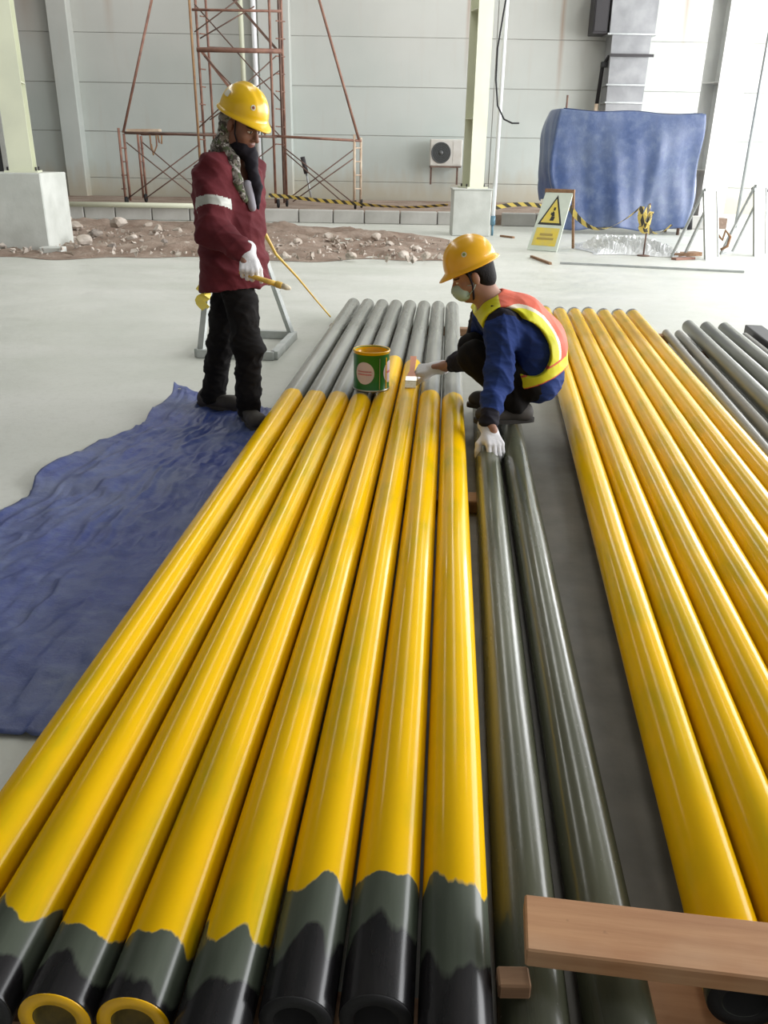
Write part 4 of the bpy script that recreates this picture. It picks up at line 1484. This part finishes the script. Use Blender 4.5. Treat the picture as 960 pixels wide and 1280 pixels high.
def helmet(h, shell_mat, parent, name='helmet', tilt=0.0, emblem=None, sticker=False):
    """hard hat: dome with crown ribs, rolled rim, front peak"""
    g = h
    nphi, ne = 64, 18
    base = .052

    def surf(phi, e, off=0.0):
        rx, ry, hh = .113 - off, .133 - off, .132 - off
        x, y = rx * math.sin(phi) * math.cos(e), ry * math.cos(phi) * math.cos(e) - .008
        z = base + .012 + hh * math.sin(e) ** .92
        rib = math.exp(-(x / .017) ** 2) * .007 + sum(math.exp(-((abs(x) - .045) / .010) ** 2) for _ in (0,)) * .003
        z += rib * min(1, max(0, math.sin(e) - .25) * 3)
        return g(x, y, z)

    def rim(phi, out, z):
        pk = max(0, math.cos(phi)) ** 3
        bk = max(0, -math.cos(phi)) ** 4
        rx, ry = .113 + .011 * out, .133 + .011 * out
        s_ = 1 + out * (.22 * pk + .03 * bk)
        return g(rx * math.sin(phi), ry * math.cos(phi) * s_ - .008, base + z - out * (.014 * pk) - .004 * out)
    rings = []
    ph = [2 * math.pi * k / nphi for k in range(nphi)]
    rings.append([rim(p, .25, .002) for p in ph])
    rings.append([rim(p, .9, -.005) for p in ph])
    rings.append([rim(p, 1.0, -.002) for p in ph])
    rings.append([rim(p, .9, .002) for p in ph])
    rings.append([rim(p, .2, .009) for p in ph])
    for i in range(ne):
        e = (math.pi / 2) * i / (ne - 1) * .985
        rings.append([surf(p, e) for p in ph])
    vs = [p for r in rings for p in r]
    fs = []
    for i in range(len(rings) - 1):
        for k in range(nphi):
            k2 = (k + 1) % nphi
            fs.append((i * nphi + k, i * nphi + k2, (i + 1) * nphi + k2, (i + 1) * nphi + k))
    fs.append(tuple((len(rings) - 1) * nphi + k for k in range(nphi)))
    # inner shell
    b0 = len(vs)
    for i in range(ne):
        e = (math.pi / 2) * i / (ne - 1) * .985
        vs += [surf(p, e, .006) for p in ph]
    for i in range(ne - 1):
        for k in range(nphi):
            k2 = (k + 1) % nphi
            fs.append((b0 + i * nphi + k2, b0 + i * nphi + k, b0 + (i + 1) * nphi + k, b0 + (i + 1) * nphi + k2))
    for k in range(nphi):
        k2 = (k + 1) % nphi
        fs.append((k2, k, b0 + k, b0 + k2))
    o = MB().add(vs, fs, True).build(name, shell_mat)
    fix_normals(o)
    put(o, parent)

    def decal(nm, phi0, e0, wphi, we, m, shape='disc', off=-.0018):
        n = 18
        pts = []
        for k in range(n):
            t = 2 * math.pi * k / n
            c_, s_ = math.cos(t), math.sin(t)
            if shape == 'rect':
                q = max(abs(c_), abs(s_)); c_, s_ = c_ / q, s_ / q
            pts.append(surf(phi0 + c_ * wphi, e0 + s_ * we, off))
        d = MB().add([surf(phi0, e0, off - .0006)] + pts, [(0, 1 + k, 1 + (k + 1) % n) for k in range(n)], True).build(nm, M[m])
        put(d, o)
    if emblem:
        for (phi0, e0, m1, m2) in emblem:
            decal('emblem', phi0, e0, .11, .10, m1)
            decal('emblem_mark', phi0, e0, .06, .055, m2, off=-.0030)
    if sticker:
        decal('sticker', sticker[0], sticker[1], .20, .13, 'emblem_white', 'rect')
    return o


def hand(name, W, d, n, side, curls, parent, thumb=(.5, .6, .3), spread=.05, sc=1.0, m='glove_white', cuff=.045, res=.0028):
    W, d = A3(W), unit(d)
    n = A3(n); n = unit(n - d * (n @ d))
    s_ = np.cross(n, d) if side == 'R' else np.cross(d, n)
    S = SDF(W - .17 * sc, W + .21 * sc + 0 * d, res)
    offs = (.031, .0105, -.0105, -.030)
    fl = (.95, 1.05, .98, .78)
    kn = (.086, .090, .086, .078)
    for k in range(4):
        K = W + d * kn[k] * sc + s_ * offs[k] * sc
        S.cone(W + s_ * offs[k] * .62 * sc + d * .005, K, .0165 * sc, .0135 * sc, .012)
    S.cone(W - d * cuff, W + d * .012, .036 * sc, .031 * sc, .012, sq=(s_, 1.12))
    S.cone(W + d * .018 * sc + s_ * .018 * sc - n * .006, W + d * .05 * sc + s_ * .034 * sc - n * .012, .018 * sc, .016 * sc, .014)
    for k in range(4):
        K = W + d * kn[k] * sc + s_ * offs[k] * sc
        a = 0
        cv = curls[k] if isinstance(curls[0], (list, tuple)) else curls
        sp = spread * (1.5 - k)
        dd = unit(d + s_ * sp)
        p = K
        for q, (L, r0, r1) in enumerate(((.044, .0115, .0105), (.027, .0105, .0098), (.021, .0098, .0088))):
            a += math.radians(cv[q])
            nd = dd * math.cos(a) - n * math.sin(a)
            p2 = p + nd * L * fl[k] * sc
            S.cone(p, p2, r0 * sc, r1 * sc, .0035)
            p = p2
    t0 = W + d * .028 * sc + s_ * .032 * sc - n * .010 * sc
    ta, tb, tc_ = thumb
    d1 = unit(d * (1 - ta) + s_ * ta - n * .25)
    d2 = unit(d * (1 - tb) + s_ * tb * .6 - n * tc_)
    p1 = t0 + d1 * .040 * sc
    p2 = p1 + d2 * .030 * sc
    p3 = p2 + unit(d2 - n * tc_ * .5) * .022 * sc
    S.cone(t0, p1, .0165 * sc, .0130 * sc, .008)
    S.cone(p1, p2, .0130 * sc, .0118 * sc, .004)
    S.cone(p2, p3, .0118 * sc, .0100 * sc, .004)
    return sdf_obj(name, S.mesh(1), M[m], parent)


def shoe(name, ankle, fdir, zb, parent, L=.27):
    f = unit((fdir[0], fdir[1], 0)); r = np.array([f[1], -f[0], 0]); u = np.array([0, 0, 1.0])
    a = A3(ankle)
    c = np.array([a[0], a[1], zb])
    S = SDF(c + [-.26, -.26, -.02], c + [.26, .26, .19], .005)
    ax = np.array([r, f, u])
    S.rbox(c + f * .05 + u * .040, (.043, .13, .036), ax, .032, .02)
    S.ell(c + f * .135 + u * .040, (.046, .062, .038), ax, .02)
    S.ell(c - f * .045 + u * .048, (.038, .045, .05), ax, .02)
    S.cone(c + u * .06 - f * .01, a + u * .05, .045, .042, .03)
    S.cut(c + u * .012, -u)
    o = sdf_obj(name, S.mesh(2), M['shoe_dark'], parent)
    b = MB()
    n = 26
    pts = []
    for k in range(n):
        t = 2 * math.pi * k / n
        y = math.cos(t); x = math.sin(t)
        yy = .052 + .152 * y
        xx = (.045 + .006 * y) * np.sign(x) * abs(x) ** .7
        pts.append(Vector(c + f * yy + r * xx + u * .0))
    b.prism(pts, (0, 0, 1), .020)
    so = b.build('sole', M['shoe_sole'])
    fix_normals(so)
    put(so, o)
    return o


# ================================================================== STANDING WORKER
def standing_worker():
    root = empty('person', (-.80, 4.30, 0))
    tag(root, 'standing worker in maroon jacket, black trousers and yellow helmet', 'person')
    f = unit((.76, -.65, 0)); r = np.array([f[1], -f[0], 0]); u = np.array([0, 0, 1.0])
    ankR, kneeR, hipR = A3((-.715, 4.17, .10)), A3((-.700, 4.17, .40)), A3((-.768, 4.295, .76))
    ankL, kneeL, hipL = A3((-.955, 4.42, .10)), A3((-.880, 4.41, .38)), A3((-.815, 4.42, .76))
    shR, elR, wrR = A3((-.845, 4.265, 1.215)), A3((-.838, 4.170, .965)), A3((-.685, 4.075, .872))
    shL, elL, wrL = A3((-.715, 4.53, 1.215)), A3((-.775, 4.60, .95)), A3((-.79, 4.56, .76))
    pel, mid, che, nek = A3((-.785, 4.345, .78)), A3((-.79, 4.365, .95)), A3((-.785, 4.385, 1.13)), A3((-.755, 4.385, 1.27))
    h = Frame((-.708, 4.352, 1.422), (.80, -.50, -.40))
    # body
    S = SDF((-1.08, 3.95, -.01), (-.50, 4.78, 1.66), .0045)
    for a, b, ra, rb in ((hipR, kneeR, .072, .05), (kneeR, ankR, .048, .034), (hipL, kneeL, .072, .05), (kneeL, ankL, .048, .034),
                         (shR, elR, .048, .038), (elR, wrR, .038, .026), (shL, elL, .048, .038), (elL, wrL, .038, .026)):
        S.cone(a, b, ra, rb, .03)
    for a in (ankR, ankL): S.cone(a, a + f * .05 - u * .055, .030, .018, .01)
    for w_, hd in ((wrR, (.15, -.75, -.64)), (wrL, (.1, -.1, -1))): S.cone(w_, w_ + unit(hd) * .07, .026, .020, .02)
    S.cone(pel, mid, .10, .10, .04, sq=(r, 1.35)); S.cone(mid, che, .10, .105, .04, sq=(r, 1.4)); S.cone(che, nek, .09, .05, .05, sq=(r, 1.2))
    S.cone(shR, shL, .05, .05, .05)
    add_head(S, h)
    hm = head_mats(h)
    sdf_obj('body', S.mesh(1), [M['skin'], M['lips'], M['brow_hair'], M['eye_white'], M['brow_hair']], root, hm)
    # trousers
    S = SDF((-1.12, 3.98, .04), (-.52, 4.70, .98), .006)
    S.cone(hipR, kneeR, .086, .074, .02); S.cone(kneeR, ankR - u * .03, .073, .060, .03)
    S.cone(hipL, kneeL, .086, .074, .02); S.cone(kneeL, ankL - u * .03, .073, .060, .03)
    S.cone(pel - u * .0, pel + u * .10, .12, .12, .05, sq=(r, 1.25))
    S.cut(ankR - u * .062, -u)
    V, F = S.mesh(2)
    V = folds(V, F, .0085, 24, 3, (0, 0, 1))
    V = folds(V, F, .0035, 55, 8, (0, .3, 1))
    sdf_obj('trousers', (V, F), M['black_cloth'], root)
    shoe('shoe', ankR, (.45, -.9), .012, root)
    shoe('shoe', ankL, (.9, -.4), .012, root)
    # jacket
    S = SDF((-1.14, 3.92, .60), (-.50, 4.80, 1.38), .006)
    S.cone(pel - u * .12 + f * .015, mid, .168, .140, .03, sq=(r, 1.18)); S.cone(mid, che, .140, .142, .04, sq=(r, 1.25)); S.cone(che, che + u * .10, .130, .085, .04, sq=(r, 1.35))
    S.cone(shR, shL, .078, .078, .05)
    S.ell(che - f * .05 + u * .02, (.17, .11, .16), np.array([r, f, u]), .04)
    S.cone(shR, elR, .080, .076, .035); S.cone(elR, wrR, .074, .054, .025)
    S.cone(shL, elL, .080, .072, .035); S.cone(elL, wrL, .070, .054, .025)
    S.ell(elR + A3((-.01, .01, -.02)), (.078, .078, .07), None, .03)
    S.cone(nek - u * .02, nek + u * .035, .080, .078, .03)
    S.cone(nek - u * .06 + f * .02, nek + u * .12 + f * .03, .058, .062, .01, 's')
    # open front: the edge folds back, showing the lining
    S.rbox(che + f * .155 + u * .07, (.035, .06, .13), np.array([r, f, u]), .02, .02, 's')
    S.cut(pel - u * .115, (.10, -.05, -1))
    V, F = S.mesh(2)
    V = folds(V, F, .0100, 17, 5, (.25, .2, .9))
    V = folds(V, F, .0045, 40, 12, (.1, .4, .9))
    sdist = lambda P, a, b: np.linalg.norm((P - a) - np.clip(((P - a) @ (b - a)) / ((b - a) @ (b - a)), 0, 1)[:, None] * (b - a), axis=1)

    def jm(c):
        m = np.zeros(len(c), int)
        t = ((c - shR) @ (elR - shR)) / ((elR - shR) @ (elR - shR))
        arm = (sdist(c, shR, elR) < .105) & (((c - mid) @ r) > .10)
        m[arm & (t > .50) & (t < .66)] = 1
        tl = ((c - shL) @ (elL - shL)) / ((elL - shL) @ (elL - shL))
        m[(sdist(c, shL, elL) < .105) & (tl > .50) & (tl < .66) & (((c - mid) @ r) < -.10)] = 1
        bk = ((c - che) @ f < -.085)
        m[bk & (c[:, 2] > 1.185) & (c[:, 2] < 1.235)] = 1
        return m
    sdf_obj('jacket', (V, F), [M['maroon_cloth'], M['silver_band']], root, jm)
    # dark lining turned out at the collar and lapel
    S = SDF((-.90, 4.05, 1.02), (-.50, 4.60, 1.42), .005)
    S.cone(nek + f * .045 + u * .065, nek + f * .085 - r * .03 + u * .02, .030, .034, .02)
    S.cone(nek + f * .085 - r * .02 + u * .03, che + f * .150 - r * .035 + u * .02, .034, .028, .02)
    S.cone(che + f * .150 - r * .035 + u * .02, che + f * .165 - r * .03 - u * .075, .028, .010, .02)
    S.cone(nek - f * .03 + u * .04, nek + f * .06 + u * .06, .062, .05, .02)
    V, F = S.mesh(2)
    V = folds(V, F, .004, 45, 9)
    sdf_obj('collar_lining', (V, F), M['lining'], root)
    S = SDF((-.90, 4.05, .98), (-.50, 4.60, 1.30), .005)
    S.cone(che + f * .135 + r * .005 + u * .03, che + f * .158 + r * .0 - u * .07, .024, .020, .02)
    sdf_obj('shirt_front', S.mesh(2), M['shirt_grey'], root)
    # camouflage neck cloth hanging from under the helmet
    S = SDF((-1.0, 4.05, .98), (-.52, 4.66, 1.56), .005)
    S.ell(h(0, -.055, .015), (.082, .062, .075), h.ax, .02)
    S.cone(h(.045, -.055, -.01), h(.062, -.045, -.095), .036, .036, .03)
    S.cone(h(-.045, -.055, -.01), h(-.062, -.040, -.095), .036, .036, .03)
    S.cone(h(0, -.085, -.02), h(0, -.07, -.13), .04, .045, .03)
    S.cone(nek - f * .035 + r * .04 + u * .04, nek - f * .035 - r * .04 + u * .04, .062, .062, .03)
    S.cone(nek + r * .055 + u * .05, nek + r * .062 + f * .06 - u * .01, .036, .030, .02)
    S.cone(nek + r * .062 + f * .06 - u * .01, che + r * .060 + f * .125 + u * .04, .030, .027, .015)
    S.cone(che + r * .060 + f * .125 + u * .04, che + r * .035 + f * .150 - u * .035, .026, .014, .012)
    V, F = S.mesh(2)
    V = folds(V, F, .004, 60, 6)
    sdf_obj('neck_cloth', (V, F), M['camouflage'], root)
    # gloves, helmet
    W = wrR + unit((.7, -.42, -.45)) * .030
    hand('glove', W, (.15, -.75, -.64), (.06, -.58, .69), 'R', (82, 88, 55), root, thumb=(.30, .10, .85), sc=1.06)
    hand('glove', wrL + A3((0, -.01, -.03)), (.1, -.1, -1), (-.3, .9, 0), 'L', (25, 30, 20), root, thumb=(.4, .2, .3))
    helmet(h, M['helmet_yellow'], root, emblem=[(.62, .42, 'emblem_white', 'emblem_red')], sticker=(2.05, .50))
    for sx in (-1, 1):
        st = MB().tube([h(sx * .085, .02, .055), h(sx * .076, .03, -.03), h(sx * .045, .055, -.095), h(0, .062, -.114)], .004, 6).build('chin_strap', M['lining'])
        put(st, root)
    # brush in the right hand
    br = empty('paint_brush', tuple(W))
    s_ = np.cross(unit((.06, -.58, .69)), unit((.15, -.75, -.64)))
    g0 = W + unit((.15, -.75, -.64)) * .098 - unit((.06, -.58, .69)) * .026
    dr = unit((.93, -.14, -.25))
    p = lambda t: Vector(g0 + dr * t)
    MB().tube([p(-.05), p(-.02), p(.03), p(.08), p(.13)], [.008, .011, .010, .012, .013], 10).build('handle', M['brush_handle_yellow'], br)
    MB().tube([p(.13), p(.135), p(.155), p(.16)], [.014, .016, .016, .015], 10).build('ferrule', M['brush_handle_yellow'], br)
    MB().tube([p(.16), p(.185), p(.205)], [.014, .013, .006], 10).build('bristles', M['bristle'], br)
    tag(br, 'yellow-handled paint brush held by the standing worker', 'brush')


standing_worker()


# ================================================================== CROUCHING WORKER
def crouching_worker():
    root = empty('person', (.62, 4.0, .115))
    tag(root, 'crouching worker in navy shirt, orange vest and yellow helmet', 'person')
    X, Yv, u = np.eye(3)
    shN, elN, wrN = A3((.525, 3.845, .590)), A3((.518, 3.735, .375)), A3((.462, 3.585, .215))
    shF, elF, wrF = A3((.50, 4.17, .585)), A3((.445, 4.285, .345)), A3((.315, 4.41, .262))
    hipN, kneeN, ankN = A3((.735, 3.90, .315)), A3((.415, 3.91, .430)), A3((.630, 3.90, .205))
    hipF, kneeF, ankF = A3((.735, 4.10, .315)), A3((.430, 4.14, .420)), A3((.620, 4.13, .205))
    sp = [A3((.735, 4.0, .34)), A3((.705, 4.0, .47)), A3((.615, 4.005, .565)), A3((.535, 4.01, .615))]
    h = Frame((.398, 4.0, .790), (-.91, .02, -.40))
    # body
    S = SDF((.12, 3.40, .10), (.95, 4.58, 1.0), .0045)
    for a, b, ra, rb in ((hipN, kneeN, .070, .05), (kneeN, ankN, .048, .034), (hipF, kneeF, .070, .05), (kneeF, ankF, .048, .034),
                         (shN, elN, .046, .037), (elN, wrN, .036, .026), (shF, elF, .046, .037), (elF, wrF, .036, .027)):
        S.cone(a, b, ra, rb, .025)
    for a in (ankN, ankF): S.cone(a, a + A3((-.05, 0, -.05)), .030, .018, .01)
    S.cone(wrN, wrN + unit((.3, -.8, -.45)) * .06, .025, .02, .02); S.cone(wrF, wrF + unit((-.95, .1, -.15)) * .06, .026, .02, .02)
    for a, b in zip(sp[:-1], sp[1:]): S.cone(a, b, .09, .09, .04, sq=(Yv, 1.5))
    S.cone(shN, shF, .05, .05, .05)
    S.cone(sp[3], h(0, -.03, -.10), .062, .055, .04)
    add_head(S, h)
    sdf_obj('body', S.mesh(1), [M['skin_fair'], M['lips'], M['brow_hair'], M['eye_white'], M['brow_hair']], root, head_mats(h))
    # trousers
    S = SDF((.25, 3.72, .12), (.95, 4.32, .60), .006)
    for a, b, ra, rb in ((hipN + A3((-.04, 0, 0)), kneeN, .088, .074), (kneeN, ankN, .072, .062), (hipF + A3((-.04, 0, 0)), kneeF, .088, .074), (kneeF, ankF, .072, .062)):
        S.cone(a, b, ra, rb, .025)
    S.cone(hipN + A3((-.03, 0, 0)), hipF + A3((-.03, 0, 0)), .09, .09, .03)
    S.cut(ankN - u * .062, -u)
    V, F = S.mesh(2)
    V = folds(V, F, .005, 30, 4, (1, 0, .4))
    sdf_obj('trousers', (V, F), M['black_cloth'], root)
    shoe('shoe', ankN, (-1, -.12), .116, root)
    shoe('shoe', ankF, (-1, .15), .116, root)
    # shirt

    def torso(S, g):
        S.cone(sp[0] + A3((.0, 0, -.015)), sp[1], .136 + g, .130 + g, .04, sq=(Yv, 1.42))
        S.cone(sp[1], sp[2], .128 + g, .120 + g, .04, sq=(Yv, 1.45))
        S.cone(sp[2], sp[3], .118 + g, .085 + g, .05, sq=(Yv, 1.45))
        S.cone(shN, shF, .070 + g, .070 + g, .05)
    S = SDF((.20, 3.48, .12), (1.0, 4.56, .84), .0045)
    torso(S, 0)
    S.cut(A3((.70, 4.0, .205)), (-.25, 0, -1))
    S.cone(shN, elN, .078, .066, .04); S.cone(elN, wrN, .064, .044, .03)
    S.cone(shF, elF, .078, .066, .04); S.cone(elF, wrF + A3((.04, -.02, .02)), .064, .046, .03)
    S.cone(sp[3] + A3((-.03, 0, .03)), sp[3] + A3((-.055, 0, .075)), .066, .062, .03)
    S.cone(kneeN, A3((.56, 3.90, .36)), .080, .085, .02, 's')
    S.cone(kneeF, A3((.56, 4.10, .36)), .080, .085, .02, 's')
    V, F = S.mesh(2)
    V = folds(V, F, .0085, 22, 14, (.5, .3, .7))
    V = folds(V, F, .0036, 50, 15, (.2, .5, .8))

    def sm(c):
        m = np.zeros(len(c), int)
        m[(np.linalg.norm((c - (shN + A3((.0, .02, .06)))) / A3((.11, .08, .075)), axis=1) < 1)] = 1
        m[np.linalg.norm(c - wrN, axis=1) < .062] = 1
        m[c[:, 0] < .42] = 1
        return m
    sdf_obj('shirt', (V, F), [M['navy_cloth'], M['navy_dark_cloth']], root, sm)
    # hi-vis vest
    p0 = A3((.69, 3.95, .318)); pn = unit((.42, 0, -.906))
    hole = [A3((.640, 3.80, .495)), A3((.640, 4.20, .495))]
    hax = np.array([unit((.55, 0, -.83)), Yv, unit((.83, 0, .55))])
    hr = (.140, .20, .105)
    S = SDF((.30, 3.70, .15), (1.0, 4.32, .84), .004)
    torso(S, .023)
    S.cone(sp[3] + A3((-.01, 0, .01)), sp[3] + A3((-.03, 0, .05)), .084, .072, .03)
    S.cut(p0, pn)
    for c_, sg in zip(hole, (-1, 1)):
        S.ell(c_, hr, hax, .006, 's')
        S.cone(c_ + A3((-.10, sg * .02, .09)), c_ + A3((-.20, sg * .10, .04)), .105, .12, .01, 's')
    S.ell(sp[3] + A3((-.075, 0, .085)), (.085, .078, .085), None, .01, 's')
    S.ell(shN + A3((-.03, .085, .055)), (.05, .05, .04), None, .02)
    S.cut(A3((.50, 4.0, .50)), (-.8, 0, -.6))

    def vm(c):
        m = np.zeros(len(c), int)
        near = np.where(c[:, 1] < 4.0, 0, 1)
        hc = np.array(hole)[near]
        q = (c - hc) @ hax.T
        q[:, 1] *= .55
        e = (np.sqrt((q[:, 0] / hr[0]) ** 2 + (q[:, 1] / hr[1]) ** 2 + (q[:, 2] / hr[2]) ** 2) - 1) * .12
        up = (c - p0) @ pn < -.066
        m[(e < .044) & up] = 1
        m[(e >= .044) & (e < .058) & up] = 2
        wd = (c - p0) @ pn
        m[(wd > -.056) & (wd < -.007)] = 1
        m[c[:, 0] < .515] = 1
        return m
    V, F = S.mesh(2)
    V = folds(V, F, .0022, 26, 24, (.5, .3, .7))
    sdf_obj('safety_vest', (V, F), [M['vest_orange'], M['vest_yellow'], M['vest_silver']], root, vm)
    # hair under the helmet
    S = SDF(h.c - .16, h.c + .16, .005)
    S.ell(h(0, -.014, .030), (.081, .098, .086), h.ax, .01)
    S.ell(h(0, -.055, -.035), (.062, .050, .050), h.ax, .03)
    for sx in (-1, 1): S.cone(h(sx * .074, .012, .02), h(sx * .070, .016, -.035), .012, .007, .012)
    S.ell(h(0, .085, -.03), (.10, .09, .11), h.ax, .01, 's')
    for sx in (-1, 1): S.ell(h(sx * .080, -.006, -.010), (.022, .024, .034), h.ax, .008, 's')
    S.cut(h(0, 0, -.078), -h.z)
    sdf_obj('hair', S.mesh(1), M['hair'], root)
    # face mask
    S = SDF(h.c - .16, h.c + .16, .004)
    S.ell(h(0, .062, -.050), (.058, .058, .050), h.ax, .01)
    S.cone(h(0, .105, -.022), h(0, .112, -.035), .012, .014, .02)
    S.ell(h(0, .0, -.05), (.09, .052, .09), h.ax, .004, 's')
    S.cut(h(0, 0, -.008), h.z)
    for k in range(3): S.rbox(h(0, .125, -.045 - .016 * k), (.06, .012, .0012), h.ax, .001, .003, 's')
    mk = sdf_obj('face_mask', S.mesh(2), M['mask_blue'], root)
    for sx in (-1, 1):
        for z0 in (-.02, -.075):
            lp = MB().tube([h(sx * .057, .058, z0), h(sx * .074, .02, -.02 + z0 * .4), h(sx * .083, -.022, -.005)], .0018, 5).build('ear_loop', M['mask_blue'])
            put(lp, mk)
        st = MB().tube([h(sx * .088, .02, .055), h(sx * .079, .018, -.03), h(sx * .052, .035, -.095), h(0, .045, -.118)], .005, 6).build('chin_strap', M['lining'])
        put(st, root)
    helmet(h, M['helmet_orange_yellow'], root, emblem=[(-1.45, .45, 'emblem_white', 'emblem_green')])
    # gloves
    hand('glove', A3((.468, 3.560, .172)), (.22, -.86, -.42), (.10, -.15, .98), 'L', ((26, 34, 26), (24, 34, 26), (30, 36, 26), (40, 40, 28)), root, thumb=(.55, .25, .75), spread=.07, sc=1.05)
    wh = A3((.262, 4.432, .246))
    hand('glove', wh, (-.96, .10, -.16), (-.1, -.45, .89), 'R', ((22, 30, 24), (38, 48, 30), (52, 55, 35), (58, 58, 40)), root, thumb=(.30, .12, .45), sc=1.02)
    # brush in the far hand, its bristles on the pipe
    br = empty('paint_brush', (.13, 4.30, .172))
    tip, end = A3((.128, 4.285, .1735)), A3((.150, 4.57, .275))
    d = unit(end - tip)
    xr = unit(np.cross(d, A3((0, 0, 1)))); up = np.cross(xr, d)
    def fl(name, t0, t1, w0, w1, h0, h1, m):
        vs = []
        for t, w_, hh in ((t0, w0, h0), (t1, w1, h1)):
            c = tip + d * t
            vs += [c - xr * w_ / 2 - up * hh / 2, c + xr * w_ / 2 - up * hh / 2, c + xr * w_ / 2 + up * hh / 2, c - xr * w_ / 2 + up * hh / 2]
        o = MB().add(vs, [(0, 1, 5, 4), (1, 2, 6, 5), (2, 3, 7, 6), (3, 0, 4, 7), (4, 5, 6, 7), (3, 2, 1, 0)]).build(name, M[m])
        fix_normals(o)
        return put(o, br)
    fl('bristles', 0, .055, .058, .056, .006, .016, 'bristle')
    fl('ferrule', .055, .095, .060, .058, .019, .019, 'tin')
    fl('handle', .095, .15, .052, .026, .017, .016, 'brush_handle_red')
    fl('handle', .15, .30, .026, .034, .016, .014, 'brush_handle_red')
    tag(br, 'flat paint brush with red handle held by the crouching worker', 'brush')


crouching_worker()
